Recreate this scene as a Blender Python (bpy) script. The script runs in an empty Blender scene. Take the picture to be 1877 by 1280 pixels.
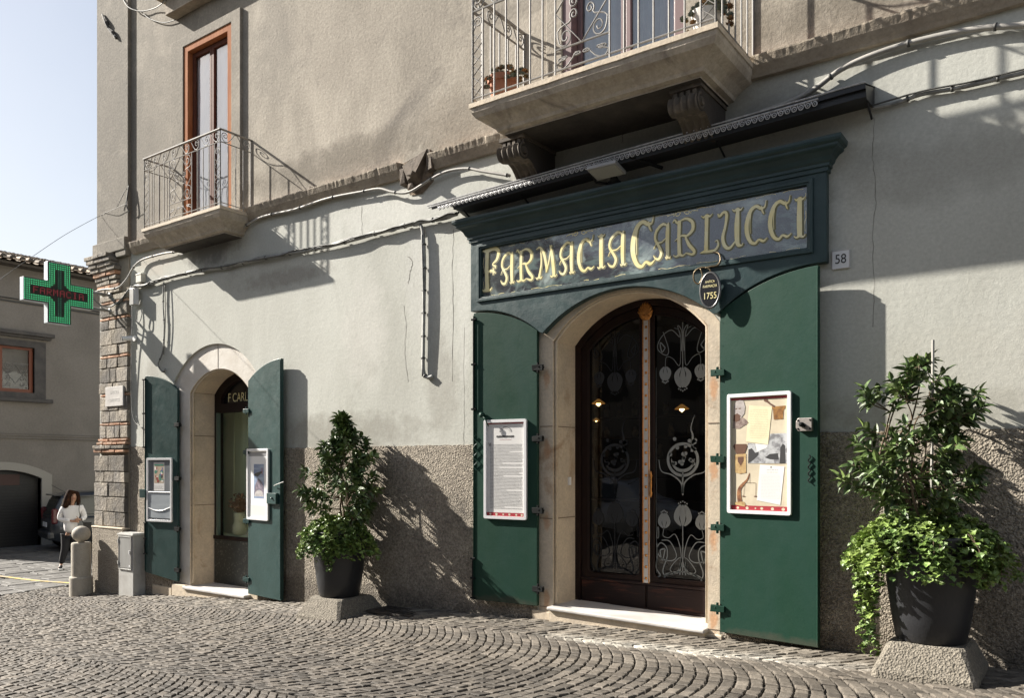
import bpy, bmesh, math, random
from mathutils import Vector, Matrix, noise
from mathutils.geometry import tessellate_polygon
random.seed(7)
R = math.radians
scene = bpy.context.scene
# ---------------------------------------------------------------- camera
CAM = Vector((0.0, -7.34, 1.57))
FW, FS = 0.58297, 0.81249           # camera axis: looks left and towards the facade
cd = bpy.data.cameras.new('camera'); cam = bpy.data.objects.new('camera', cd)
scene.collection.objects.link(cam); scene.camera = cam
cam.location = CAM
cam.rotation_euler = Vector((-FW, FS, 0)).to_track_quat('-Z', 'Y').to_euler()
cd.sensor_width = 36; cd.lens = 36 * 1480 / 1877
cd.shift_y = (852 - 640) / 1877; cd.clip_start = .05; cd.clip_end = 3000
# ---------------------------------------------------------------- sky + sun
SUN = Vector((-1.74, -.545, 1.18)).normalized()      # towards the sun
w = bpy.data.worlds.new('World'); scene.world = w; w.use_nodes = True
nt = w.node_tree; bg = nt.nodes['Background']
sky = nt.nodes.new('ShaderNodeTexSky'); sky.sky_type = 'NISHITA'; sky.sun_disc = False
sky.sun_elevation = math.asin(SUN.z); sky.sun_rotation = math.atan2(SUN.x, SUN.y)
sky.air_density = 1.0; sky.dust_density = 2.0; sky.ozone_density = 1.0
wm = nt.nodes.new('ShaderNodeMix'); wm.data_type = 'RGBA'; wm.inputs[7].default_value = (7.5, 7.7, 7.9, 1)      # thin high haze over the blue
wn = nt.nodes.new('ShaderNodeTexNoise'); wn.inputs['Scale'].default_value = 1.6; wn.inputs['Detail'].default_value = 6; wn.inputs['Roughness'].default_value = .55
wt = nt.nodes.new('ShaderNodeTexCoord'); wr = nt.nodes.new('ShaderNodeMapRange'); wr.inputs[1].default_value = .3; wr.inputs[2].default_value = .7; wr.inputs[3].default_value = .45; wr.inputs[4].default_value = .9
nt.links.new(wt.outputs['Generated'], wn.inputs['Vector']); nt.links.new(wn.outputs[0], wr.inputs[0]); sp_ = nt.nodes.new('ShaderNodeSeparateXYZ'); wz = nt.nodes.new('ShaderNodeMapRange'); wz.inputs[1].default_value = .0; wz.inputs[2].default_value = .75; wz.inputs[3].default_value = 1; wz.inputs[4].default_value = .12
wp_ = nt.nodes.new('ShaderNodeMath'); wp_.operation = 'MULTIPLY'
nt.links.new(wt.outputs['Generated'], sp_.inputs[0]); nt.links.new(sp_.outputs[2], wz.inputs[0]); nt.links.new(wz.outputs[0], wp_.inputs[0]); nt.links.new(wr.outputs[0], wp_.inputs[1]); nt.links.new(wp_.outputs[0], wm.inputs[0])
nt.links.new(sky.outputs[0], wm.inputs[6]); nt.links.new(wm.outputs[2], bg.inputs[0]); bg.inputs[1].default_value = .05
sd = bpy.data.lights.new('sun', 'SUN'); so = bpy.data.objects.new('sun', sd)
scene.collection.objects.link(so); so.rotation_euler = SUN.to_track_quat('Z', 'Y').to_euler()
so.location = SUN * 60
sd.energy = 5.0; sd.angle = R(.55); sd.color = (1, .94, .85)
scene.view_settings.view_transform = 'Standard'; scene.view_settings.look = 'None'
scene.view_settings.gamma = 1; scene.view_settings.exposure = 1.45
scene.render.resolution_x = 1024; scene.render.resolution_y = 699
try: scene.cycles.max_bounces = 6
except Exception: pass
# ---------------------------------------------------------------- survey: photo point -> point of a plane
def W(px, py, y=0.):
    u = (px - 938.5) / 1480; v = (852 - py) / 1480
    t = (y + 7.34) / (FS + FW * u)
    return Vector(((-FW + FS * u) * t, y, 1.57 + v * t))
def lerp(a, b, t): return a + (b - a) * t
GP = [(-400, -.72), (-24, -.70), (-17, -.75), (-14.3, -.67), (-13, -.6), (-11, -.46), (-9, -.335), (-7.25, -.21), (-4.9, -.11), (-3, -.075), (-1.5, -.035), (0, 0), (3, .06), (8, .12), (400, .12)]
def _g(x):
    for (a, za), (b, zb) in zip(GP, GP[1:]):
        if x <= b: return lerp(za, zb, (x - a) / (b - a))
    return GP[-1][1]
def ground(x, y=0.):
    z = sum(_g(x + d) for d in (-.5, -.25, 0, .25, .5)) / 5
    k = min(1, max(0, -y / 1.2)); k = k * k * (3 - 2 * k)
    if x < -14.3: k *= max(0, 1 - (-14.3 - x) / 2)
    if x > -6: k *= max(0, 1 - (x + 6) / 4)
    return z - .085 * k
# ---------------------------------------------------------------- materials
MATS = {}
def mat(name, col, rough=.7, metal=0., col2=None, nscale=3., col3=None, n3=.8, lo=.35, hi=.65, bump=(), spec=.5, island=0., stretch=None,
        trans=0., emit=None, estr=0., vor=None, coat=0., rvar=0., grain=0., gscale=120., spots=(), sax=(0, 2), world=False):
    if name in MATS: return MATS[name]
    m = bpy.data.materials.new(name); MATS[name] = m; m.use_nodes = True
    t = m.node_tree; N = t.nodes; L = t.links; b = N['Principled BSDF']
    b.inputs['Roughness'].default_value = rough; b.inputs['Metallic'].default_value = metal
    b.inputs['Specular IOR Level'].default_value = spec
    b.inputs['Coat Weight'].default_value = coat
    if trans: b.inputs['Transmission Weight'].default_value = trans
    tc = N.new('ShaderNodeTexCoord')
    if world:
        geo = N.new('ShaderNodeNewGeometry'); src = geo.outputs['Position']
    else: src = tc.outputs['Object']
    if stretch:
        mp = N.new('ShaderNodeMapping'); mp.inputs['Scale'].default_value = stretch; L.new(src, mp.inputs[0]); ssrc = mp.outputs[0]
    else: ssrc = src
    def noi(scale, det=6, rgh=.6, s=None, dist=0.):
        n = N.new('ShaderNodeTexNoise'); n.inputs['Scale'].default_value = scale; n.inputs['Detail'].default_value = det
        n.inputs['Roughness'].default_value = rgh; n.inputs['Distortion'].default_value = dist; L.new(s or src, n.inputs['Vector']); return n.outputs[0]
    def rng(v, a, c, x=0., y=1.):
        r = N.new('ShaderNodeMapRange'); r.inputs[1].default_value = a; r.inputs[2].default_value = c; r.inputs[3].default_value = x; r.inputs[4].default_value = y
        L.new(v, r.inputs[0]); return r.outputs[0]
    def mix(f, a, c, mode='MIX'):
        x = N.new('ShaderNodeMix'); x.data_type = 'RGBA'; x.blend_type = mode
        for i, v in ((0, f), (6, a), (7, c)):
            if hasattr(v, 'links'): L.new(v, x.inputs[i])
            elif i == 0: x.inputs[0].default_value = v
            else: x.inputs[i].default_value = (*v, 1)
        return x.outputs[2]
    c = None
    if col2: c = mix(rng(noi(nscale, s=ssrc, dist=.4), lo, hi), col, col2)
    if col3: c = mix(rng(noi(nscale * .37, 8, .68, dist=.8), n3 * .62, n3 * .62 + .16), c if c else col, col3)
    for (sx_, sz_, rx_, rz_, sc_, ss_) in spots:      # stains and patches with a place of their own on the surface
        sep = N.new('ShaderNodeSeparateXYZ'); L.new(src, sep.inputs[0]); acc = None
        for ax_, c0_, r_ in ((sax[0], sx_, rx_), (sax[1], sz_, rz_)):
            q = N.new('ShaderNodeMath'); q.operation = 'MULTIPLY_ADD'; q.inputs[1].default_value = 1/r_; q.inputs[2].default_value = -c0_/r_; L.new(sep.outputs[ax_], q.inputs[0])
            p2 = N.new('ShaderNodeMath'); p2.operation = 'MULTIPLY'; L.new(q.outputs[0], p2.inputs[0]); L.new(q.outputs[0], p2.inputs[1])
            if acc is None: acc = p2.outputs[0]
            else: ad = N.new('ShaderNodeMath'); ad.operation = 'ADD'; L.new(acc, ad.inputs[0]); L.new(p2.outputs[0], ad.inputs[1]); acc = ad.outputs[0]
        nz = N.new('ShaderNodeMath'); nz.operation = 'MULTIPLY_ADD'; nz.inputs[1].default_value = 2.6; L.new(noi(2.2/min(rx_, rz_)**.6, 8, .65), nz.inputs[0]); L.new(acc, nz.inputs[2])
        c = mix(rng(nz.outputs[0], 1.45, 2.3, ss_, 0), c if c else col, sc_)
    if island:
        g = N.new('ShaderNodeNewGeometry'); f = rng(g.outputs['Random Per Island'], 0, 1, 1 - island, 1 + island)
        cc = N.new('ShaderNodeCombineColor'); [L.new(f, cc.inputs[i]) for i in range(3)]
        c = mix(1., c if c else col, cc.outputs[0], 'MULTIPLY')
    if grain:
        f = rng(noi(gscale, 3, .7), .3, .7, 1 - grain, 1 + grain)
        cc = N.new('ShaderNodeCombineColor'); [L.new(f, cc.inputs[i]) for i in range(3)]
        c = mix(1., c if c else col, cc.outputs[0], 'MULTIPLY')
    if c: L.new(c, b.inputs['Base Color'])
    else: b.inputs['Base Color'].default_value = (*col, 1)
    if rvar: L.new(rng(noi(nscale * 3), .3, .7, rough - rvar, rough + rvar), b.inputs['Roughness'])
    if emit: b.inputs['Emission Color'].default_value = (*emit, 1); b.inputs['Emission Strength'].default_value = estr
    prev = None
    for q in bump:
        sc, dist = q[0], q[1]
        bp = N.new('ShaderNodeBump'); bp.inputs['Distance'].default_value = dist; bp.inputs['Strength'].default_value = 1
        if len(q) > 2 and q[2] == 'v':
            vn = N.new('ShaderNodeTexVoronoi'); vn.inputs['Scale'].default_value = sc; L.new(src, vn.inputs['Vector']); h = vn.outputs[0]
        else: h = noi(sc, 5, .6, s=(ssrc if len(q) > 2 and q[2] == 's' else None))
        L.new(h, bp.inputs['Height'])
        if prev: L.new(prev, bp.inputs['Normal'])
        prev = bp.outputs[0]
    if prev: L.new(prev, b.inputs['Normal'])
    return m
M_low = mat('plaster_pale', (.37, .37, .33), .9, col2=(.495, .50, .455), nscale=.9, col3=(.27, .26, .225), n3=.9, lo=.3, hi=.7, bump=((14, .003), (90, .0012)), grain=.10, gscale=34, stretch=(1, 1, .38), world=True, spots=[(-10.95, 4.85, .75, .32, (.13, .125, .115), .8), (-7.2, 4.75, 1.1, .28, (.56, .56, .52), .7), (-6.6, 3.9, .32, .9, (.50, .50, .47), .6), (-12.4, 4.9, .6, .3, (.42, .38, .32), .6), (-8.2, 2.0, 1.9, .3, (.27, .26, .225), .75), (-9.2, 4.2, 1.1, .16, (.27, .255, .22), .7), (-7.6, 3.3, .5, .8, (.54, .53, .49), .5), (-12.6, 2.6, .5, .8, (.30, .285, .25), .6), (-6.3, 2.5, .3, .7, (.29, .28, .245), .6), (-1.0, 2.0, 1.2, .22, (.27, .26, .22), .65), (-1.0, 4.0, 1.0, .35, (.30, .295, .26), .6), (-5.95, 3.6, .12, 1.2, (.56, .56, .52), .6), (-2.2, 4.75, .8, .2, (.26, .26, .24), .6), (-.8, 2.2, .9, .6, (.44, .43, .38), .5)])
M_up = mat('plaster_ochre_grey', (.25, .222, .18), .92, spots=[(-13.8, 7, 1.6, 6, (.135, .122, .10), .8), (-11.5, 7.2, 1.9, 3.2, (.155, .14, .115), .7), (-8.2, 5.6, 2.2, .3, (.15, .13, .10), .8), (-6.0, 5.6, .8, .5, (.2, .17, .13), .6), (-9.4, 7.6, .5, 1.3, (.19, .17, .14), .6), (-6.6, 7.0, .4, 1.4, (.21, .185, .15), .6), (-1.2, 5.55, 2, .25, (.15, .13, .10), .7), (-8.0, 8, 1.2, 2, (.24, .21, .17), .5)], col2=(.385, .345, .285), nscale=1.5, col3=(.17, .15, .125), n3=.86, lo=.32, hi=.68, bump=((22, .005), (110, .003)), grain=.2, gscale=30, stretch=(1, 1, .42), world=True)
M_dado = mat('roughcast', (.29, .25, .20), .95, col2=(.38, .335, .27), nscale=1.3, col3=(.17, .15, .125), n3=.9, bump=((34, .035), (60, .02, 'v'), (2.5, .01)), grain=.5, gscale=42, spots=[(-8.5, -.2, 4, .28, (.15, .13, .105), .8), (0, -.05, 3, .3, (.15, .13, .105), .8), (-7.0, 1.0, .5, .5, (.32, .28, .22), .6), (-1.4, .5, .4, .6, (.3, .26, .2), .6)], world=True)
M_string = mat('string_stone', (.36, .31, .24), .9, col2=(.24, .2, .155), nscale=3, col3=(.16, .13, .1), n3=.92, bump=((8, .015), (50, .004)), grain=.15, gscale=25, world=True)
M_brick = mat('old_brick', (.36, .17, .09), .9, col2=(.42, .29, .2), nscale=9, bump=((30, .008),), island=.3, world=True)
M_block = mat('tuff_block', (.27, .235, .185), .93, col2=(.15, .138, .125), nscale=2.6, col3=(.40, .35, .28), n3=.9, bump=((9, .03), (38, .012)), island=.4, grain=.2, gscale=40, world=True)
M_mortar = mat('mortar', (.3, .26, .2), .95, bump=((20, .01),), world=True)
M_trav = mat('travertine', (.47, .40, .31), .8, spots=[(-2.91, z_, .05, .14, (.50, .24, .10), .7) for z_ in (2.3, 1.52, .86, .1)] + [(-4.8, z_, .05, .12, (.42, .22, .11), .6) for z_ in (2.5, 1.74, .95, .1)] + [(-11.65, 1.2, .08, .3, (.45, .3, .24), .6)], col2=(.58, .49, .37), nscale=3.2, col3=(.30, .19, .11), n3=.93, bump=((14, .004), (70, .002)), grain=.12, gscale=35, world=True)
M_marble = mat('white_marble', (.58, .56, .53), .55, col2=(.42, .40, .38), nscale=2.5, bump=((10, .003),), world=True)
M_green = mat('green_paint', (.010, .040, .025), .5, spec=.22, spots=[(-2.3, -.02, .7, .09, (.05, .055, .04), .7), (-5.3, .03, .6, .08, (.05, .055, .04), .7), (-2.75, 1.7, .05, .5, (.03, .05, .035), .5)], col2=(.012, .043, .031), nscale=2.5, col3=(.022, .05, .040), n3=1.06, bump=((2.2, .003), (30, .0008)), rvar=.05, stretch=(1, 1, .4), world=True)
M_teal = mat('blue_green_paint', (.018, .045, .042), .42, spec=.3, col2=(.026, .060, .058), nscale=2.5, bump=((2.4, .008), (30, .0012)), rvar=.06, world=True)
M_sign = mat('sign_paint', (.018, .038, .041), .42, spec=.35, col2=(.03, .056, .058), nscale=3, bump=((9, .004), (60, .001)), rvar=.08, world=True)
M_iron = mat('dark_iron', (.014, .015, .015), .8, 0, spec=.1, bump=((60, .001),))
M_rail = mat('pale_iron_paint', (.25, .24, .225), .65, .1, col2=(.17, .15, .13), nscale=14, lo=.5, hi=.75)
M_wood = mat('dark_wood', (.022, .011, .009), .5, spec=.2, col2=(.012, .007, .006), nscale=4, stretch=(1, 1, .15), bump=((20, .001, 's'),), world=True)
M_kick = mat('worn_wood', (.018, .010, .009), .55, spec=.2, col2=(.10, .035, .022), nscale=9, lo=.55, hi=.75, stretch=(.25, 1, 2.2), bump=((30, .002, 's'),), world=True)
M_brown = mat('orange_wood', (.36, .15, .065), .85, spec=.15, col2=(.26, .09, .035), nscale=6, stretch=(3, 3, .5), bump=((40, .001),), world=True)
M_brownd = mat('red_brown_wood', (.11, .038, .02), .7, spec=.2, col2=(.08, .026, .015), nscale=6, stretch=(3, 3, .5), world=True)
M_glass = mat('dark_glass', (.02, .022, .022), .03, spec=.6, trans=0)
M_pot = mat('black_plastic', (.022, .023, .026), .42, bump=((3, .01), (80, .0006)), rvar=.06)
M_conc = mat('aggregate_concrete', (.14, .125, .10), .95, col2=(.24, .215, .175), nscale=30, bump=((70, .01), (60, .01, 'v')), grain=.4, gscale=90, world=True)
M_white = mat('white_enamel', (.78, .78, .77), .3)
M_alu = mat('white_aluminium', (.74, .74, .75), .32, .15)
M_paper = mat('white_paper', (.66, .65, .63), .9, spec=.1)
M_cream = mat('cream_paper', (.56, .50, .38), .9, spec=.1, col2=(.48, .42, .32), nscale=6)
M_ink = mat('grey_ink', (.22, .22, .22), .7)
M_dink = mat('dark_ink', (.03, .03, .03), .6)
M_red = mat('crimson_print', (.3, .02, .03), .5)
M_gold = mat('gold_paint', (.80, .68, .28), .3, 0, spec=.8, col2=(.85, .80, .52), nscale=5, lo=.3, hi=.7, world=True)
M_golddk = mat('olive_shade', (.16, .15, .07), .5)
M_brass = mat('brass', (.55, .27, .08), .35, .7, col2=(.3, .13, .04), nscale=60)
M_cable = mat('cable_grey', (.36, .36, .34), .6, col2=(.16, .16, .15), nscale=7)
M_cabled = mat('cable_dark', (.06, .06, .055), .6)
M_hose = mat('conduit_beige', (.42, .40, .36), .55, col2=(.26, .25, .23), nscale=3)
# ---------------------------------------------------------------- objects
ORG = {}
def link(o): scene.collection.objects.link(o)
def tag(o, label=None, cat=None, group=None, kind=None):
    for k, v in (('label', label), ('category', cat), ('group', group), ('kind', kind)):
        if v: o[k] = v
    return o
def empty(name, loc, label, cat, group=None, rz=0.):
    o = bpy.data.objects.new(name, None); link(o); o.location = loc; o.rotation_euler = (0, 0, rz); o.empty_display_size = .2
    ORG[o] = Vector(loc) if rz == 0 else Vector((0, 0, 0))
    return tag(o, label, cat, group)
class MB:
    def __init__(s): s.v = []; s.f = []; s.m = []; s.cur = 0
    def add(s, vs, fs, m=None):
        n = len(s.v); s.v += [tuple(v) for v in vs]; s.f += [tuple(i + n for i in f) for f in fs]; s.m += [s.cur if m is None else m] * len(fs)
    def box(s, x0, x1, y0, y1, z0, z1, m=None, j=0.):
        vs = [(x, y, z) for z in (z0, z1) for y in (y0, y1) for x in (x0, x1)]
        if j: vs = [(a + random.uniform(-j, j), b + random.uniform(-j, j), c + random.uniform(-j, j)) for a, b, c in vs]
        s.add(vs, [(0, 2, 3, 1), (4, 5, 7, 6), (0, 1, 5, 4), (2, 6, 7, 3), (0, 4, 6, 2), (1, 3, 7, 5)], m)
    def prism(s, pts, y0, y1, m=None, holes=(), back=True, sides=True):      # outline in (x, z), extruded from y0 (front) to y1
        loops = [list(pts)] + [list(h) for h in holes]
        flat = [p for l in loops for p in l]; n = len(flat)
        tri = tessellate_polygon([[Vector((p[0], p[1], 0)) for p in l] for l in loops])
        vs = [(p[0], y0, p[1]) for p in flat] + [(p[0], y1, p[1]) for p in flat]
        def area(t): a, b, c = [flat[i] for i in t]; return (b[0]-a[0])*(c[1]-a[1]) - (b[1]-a[1])*(c[0]-a[0])
        fs = []
        for t in tri:
            if area(t) < 0: t = t[::-1]
            fs.append(t)
            if back: fs.append(tuple(i + n for i in t[::-1]))
        if sides:
            k = 0
            for li, l in enumerate(loops):
                ar = sum(l[i][0] * l[(i+1) % len(l)][1] - l[(i+1) % len(l)][0] * l[i][1] for i in range(len(l)))
                rev = (ar < 0) != (li > 0)
                for i in range(len(l)):
                    a, b = k + i, k + (i + 1) % len(l)
                    fs.append((a, a + n, b + n, b) if not rev else (b, b + n, a + n, a))
                k += len(l)
        s.add(vs, fs, m)
    def tube(s, path, r, n=6, m=None, cap=True, rs=None):
        path = [Vector(p) for p in path]; vs = []; N = len(path); up = None
        for i, p in enumerate(path):
            d = (path[min(i+1, N-1)] - path[max(i-1, 0)])
            d = d.normalized() if d.length > 1e-9 else Vector((0, 0, 1))
            if up is None: up = d.orthogonal().normalized()
            up = (up - d * up.dot(d)); up = up.normalized() if up.length > 1e-6 else d.orthogonal().normalized()
            q = d.cross(up); rr = rs[i] if rs else r
            vs += [p + (up * math.cos(a) + q * math.sin(a)) * rr for a in [2 * math.pi * k / n for k in range(n)]]
        fs = [(i*n+k, i*n+(k+1) % n, (i+1)*n+(k+1) % n, (i+1)*n+k) for i in range(N-1) for k in range(n)]
        if cap: fs += [tuple(range(n))[::-1], tuple((N-1)*n + k for k in range(n))]
        s.add(vs, fs, m)
    def lathe(s, prof, c=(0, 0, 0), n=32, m=None, ax='z'):
        vs = []
        for r, h in prof:
            for k in range(n):
                a = 2 * math.pi * k / n
                p = (r*math.cos(a), r*math.sin(a), h) if ax == 'z' else ((h, r*math.cos(a), r*math.sin(a)) if ax == 'x' else (r*math.cos(a), h, r*math.sin(a)))
                vs.append((c[0]+p[0], c[1]+p[1], c[2]+p[2]))
        fs = [(i*n+k, i*n+(k+1) % n, (i+1)*n+(k+1) % n, (i+1)*n+k) for i in range(len(prof)-1) for k in range(n)]
        s.add(vs, fs, m)
    def ribbon(s, pts, ws, f, m=None, cap=True):          # stroke with width; f maps (a, b) of the plane to a point
        vs = []; N = len(pts)
        for i in range(N):
            a = Vector(pts[max(i-1, 0)]); b = Vector(pts[min(i+1, N-1)]); d = b - a
            d = d.normalized() if d.length else Vector((1, 0)); nn = Vector((-d.y, d.x)); w = ws[i] / 2
            p = Vector(pts[i]); vs += [f(*(p + nn * w)), f(*(p - nn * w))]
        s.add(vs, [(2*i, 2*i+1, 2*i+3, 2*i+2) for i in range(N-1)], m)
    def quad(s, a, b, c, d, m=None): s.add([a, b, c, d], [(0, 1, 2, 3)], m)
    def obj(s, name, mats, parent=None, smooth=False, bev=0., loc=None):
        if not isinstance(mats, (list, tuple)): mats = [mats]
        root = parent
        while root is not None and root.parent is not None: root = root.parent
        off = ORG.get(root, Vector((0, 0, 0))) if root is not None else (Vector(loc) if loc else Vector((0, 0, 0)))
        me = bpy.data.meshes.new(name); me.from_pydata([(v[0]-off.x, v[1]-off.y, v[2]-off.z) for v in s.v], [], s.f)
        for m in mats: me.materials.append(m)
        me.polygons.foreach_set('material_index', s.m)
        if smooth: me.polygons.foreach_set('use_smooth', [True] * len(me.polygons))
        me.update()
        o = bpy.data.objects.new(name, me); link(o)
        if parent is not None: o.parent = parent
        else: o.location = off; ORG[o] = off
        if bev:
            b = o.modifiers.new('bevel', 'BEVEL'); b.width = bev; b.segments = 2; b.limit_method = 'ANGLE'; b.angle_limit = R(40)
        return o
def struct(name, mb, mats, **k): return tag(mb.obj(name, mats, **k), kind='structure')
def cr(pts, n=8, dims=None):                                 # Catmull-Rom through points of any dimension
    P = [tuple(p) for p in pts]; out = []
    for i in range(len(P)-1):
        p0, p1, p2, p3 = P[max(i-1, 0)], P[i], P[i+1], P[min(i+2, len(P)-1)]
        for k in range(n):
            t = k / n
            out.append(tuple(.5*((2*b)+(-a+c)*t+(2*a-5*b+4*c-d)*t*t+(-a+3*b-3*c+d)*t**3) for a, b, c, d in zip(p0, p1, p2, p3)))
    out.append(P[-1]); return out
def spiral(cx, cy, r, a0, turns, n=18, r1=.12):                 # plane spiral from radius r to r*r1
    return [(cx + r*lerp(1, r1, i/n)*math.cos(a0 + 2*math.pi*turns*i/n), cy + r*lerp(1, r1, i/n)*math.sin(a0 + 2*math.pi*turns*i/n)) for i in range(n+1)]
def text_obj(body, name, size, m, parent, M, extrude=.0005, align='CENTER', sx=1.):
    c = bpy.data.curves.new(name, 'FONT'); c.body = body; c.size = size; c.extrude = extrude; c.align_x = align; c.align_y = 'CENTER'
    t = bpy.data.objects.new(name, c); link(t)
    dg = bpy.context.evaluated_depsgraph_get(); me = bpy.data.meshes.new_from_object(t.evaluated_get(dg))
    bpy.data.objects.remove(t); me.materials.clear(); me.materials.append(m)
    me.transform(Matrix.Diagonal((sx, 1, 1, 1))); me.transform(M)
    o = bpy.data.objects.new(name, me); link(o); o.parent = parent
    return o
def face_front(x, y, z):                                       # text upright, readable from -Y
    return Matrix.Translation((x, y, z)) @ Matrix.Rotation(R(90), 4, 'X')
# ================================================================= GROUND
M_cob = mat('basalt_cobble', (.084, .072, .058), .75, spots=[(-3.2, -.62, 1.5, .16, (.42, .40, .35), .75), (-1.9, -.55, .9, .2, (.36, .34, .30), .6), (-8.3, -.45, 1.2, .22, (.20, .18, .155), .6), (-5, -.2, 9, .5, (.17, .15, .122), .7), (-4, -3.2, 6, 1.6, (.055, .048, .041), .6)], sax=(0, 1), col2=(.13, .114, .094), nscale=1.1, col3=(.33, .31, .275), n3=1.02, island=.42, bump=((26, .008), (120, .002)), grain=.22, gscale=60, spec=.4, world=True)
M_joint = mat('joint_sand', (.05, .044, .036), .95, spots=[(-5, -.1, 10, .6, (.2, .175, .14), .8)], sax=(0, 1), col2=(.10, .09, .075), nscale=2, bump=((40, .01),), world=True)
M_slab = mat('basalt_slab', (.12, .115, .105), .75, col2=(.08, .075, .07), nscale=1.5, island=.25, bump=((12, .012), (60, .003)), grain=.2, world=True)
def grid_sheet(xs, ys, dz):
    m = MB(); n = len(ys)
    for x in xs:
        for y in ys: m.v.append((x, y, ground(x, y) + dz))
    m.f = [(i*n+j, (i+1)*n+j, (i+1)*n+j+1, i*n+j+1) for i in range(len(xs)-1) for j in range(n-1)]; m.m = [0]*len(m.f)
    return m
xs = [-900, -200, -60] + [-40 + .5*i for i in range(97)] + [12, 60, 200, 900]
ys = [-900, -100, -20, -10] + [-6 + .4*i for i in range(16)] + [1, 3, 8, 30, 100, 900]
struct('ground', grid_sheet(xs, ys, -.028), M_joint, smooth=True)
rc = random.Random(3)
def stone(m, P, gap, top, ch, zj, tilt=.006, n=None):
    c = [sum(p[0] for p in P)/4, sum(p[1] for p in P)/4]
    P = [(lerp(p[0], c[0], 0) + rc.uniform(-.006, .006), lerp(p[1], c[1], 0) + rc.uniform(-.006, .006)) for p in P]
    sz = min(math.dist(P[0], P[1]), math.dist(P[1], P[2]))
    z0 = ground(*c); a, b = rc.uniform(-tilt, tilt), rc.uniform(-tilt, tilt); h = top + rc.uniform(-zj, zj)
    def ring(ins, dz):
        k = min(.9, 2*ins/max(sz, .02)); out = []
        for i, p in enumerate(P):
            x, y = lerp(p[0], c[0], k), lerp(p[1], c[1], k)
            out.append((x, y, ground(x, y) + h + dz + (x-c[0])*a*9 + (y-c[1])*b*9))
        return out
    vs = ring(gap*.5, -.03) + ring(gap*.6, -ch) + ring(gap*.6+ch*.8, -ch*.25) + ring(gap*.6+ch*2.2, 0)
    fs = [(12, 13, 14, 15)]
    for l in range(3):
        for i in range(4): fs.append((l*4+i, l*4+(i+1) % 4, l*4+4+(i+1) % 4, l*4+4+i))
    m.add(vs, fs)
m = MB(); RR = 1.80; hc = 1.35; th = math.asin(hc/RR)
for yc in (.70, -2.0, -4.7):
    nst = 26
    for k in range(0, 172):
        xk = -15.9 + k*.108
        s_ = 2*th/nst; off = rc.uniform(-.3, .3) * s_
        rj0 = [rc.uniform(-.006, .006) for _ in range(nst+2)]
        for i in range(-1, nst+1):
            a0, a1 = -th + i*s_ + off, -th + (i+1)*s_ + off
            a0, a1 = max(a0, -th), min(a1, th)
            if a1 - a0 < s_*.35: continue
            am = (a0+a1)/2; x = xk + RR*(math.cos(am)-1); y = yc + RR*math.sin(am)
            if y > -.03 or x > .9 or x < -15.6: continue
            if y < -.9 and x > -.1 + (y+.9)*(.9) + .9: continue
            if y < -4.6 and x > -5: continue
            def pt(a, kk, a_=0): return (xk + kk*.108 + RR*(math.cos(a)-1), min(yc + RR*math.sin(a), -.002))
            P = [pt(a0, 0), pt(a0, 1), pt(a1, 1), pt(a1, 0)]
            P = [P[3], P[0], P[1], P[2]]
            if sum(P[q][0]*P[(q+1) % 4][1]-P[(q+1) % 4][0]*P[q][1] for q in range(4)) < 0: P = P[::-1]
            stone(m, P, .013, .006, .007, .0055)
struct('cobblestone_street', m, M_cob)
m = MB(); x = -15.65
while x > -31:
    wx = rc.uniform(.28, .42); y = -6 + rc.uniform(0, .4)
    while y < 9:
        ly = rc.uniform(.35, .75)
        stone(m, [(x-wx, y), (x, y), (x, y+ly), (x-wx, y+ly)], .012, .004, .012, .008, tilt=.0015)
        y += ly
    x -= wx
struct('stone_slab_paving', m, M_slab)
M_yel = mat('yellow_road_paint', (.5, .38, .12), .8, col2=(.3, .26, .2), nscale=6, lo=.45, hi=.6, world=True)
m = MB(); a, b = Vector((-17.25, -6)), Vector((-15.75, .45))
def onground(px, py, it=12):
    z = -.6
    for _ in range(it):
        u = (px-938.5)/1480; v = (852-py)/1480; t = (z-1.57)/v; x, y = (-FW+FS*u)*t, -7.34+(FS+FW*u)*t; z = lerp(z, ground(x, y), .5)
    return Vector((x, y))
a = onground(0, 1058); b = onground(150, 1072); d = (a-b); a = a + d*.8; d = (b-a).normalized(); nn = Vector((-d.y, d.x))*.05
L_ = (b-a).length; n = int(L_/.1)
for i in range(n+1):
    p = a + d*L_*i/n
    for q in (p+nn, p-nn): m.v.append((q.x, q.y, ground(q.x, q.y)+.014))
m.f = [(2*i, 2*i+1, 2*i+3, 2*i+2) for i in range(n)]; m.m = [0]*n
struct('yellow_road_line', m, M_yel)

# ================================================================= PHARMACY BUILDING
def arc(x0, x1, zs, rise, n=24):                              # points of a segmental arch, left to right
    h = (x1-x0)/2; r = (h*h+rise*rise)/(2*rise); cx = (x0+x1)/2; cz = zs+rise-r; a = math.asin(min(1, h/r))
    return [(cx + r*math.sin(-a+2*a*i/n), cz + r*math.cos(-a+2*a*i/n)) for i in range(n+1)]
def arched(x0, x1, z0, zs, rise, n=24): return [(x1, z0), (x0, z0)] + arc(x0, x1, zs, rise, n)
B = empty('pharmacy_building', (-7, 0, 0), 'large old plastered building with pale lower wall, grey upper storey and green shuttered doors', 'building')
XL, XR = -14.22, 9.0
hole_s = arched(-11.93, -9.80, -1.2, 2.88, .53)
hole_m = arched(-4.89, -2.86, -1.2, 2.9, .52)
hole_s = [(max(-11.93, min(-9.8, p[0])), p[1]) for p in hole_s]
m = MB(); m.prism([(XL, -1.2), (XR, -1.2), (XR, 5.14), (XL, 5.14)], 0, .45, holes=[hole_s[::-1], hole_m[::-1]], back=False)
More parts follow.
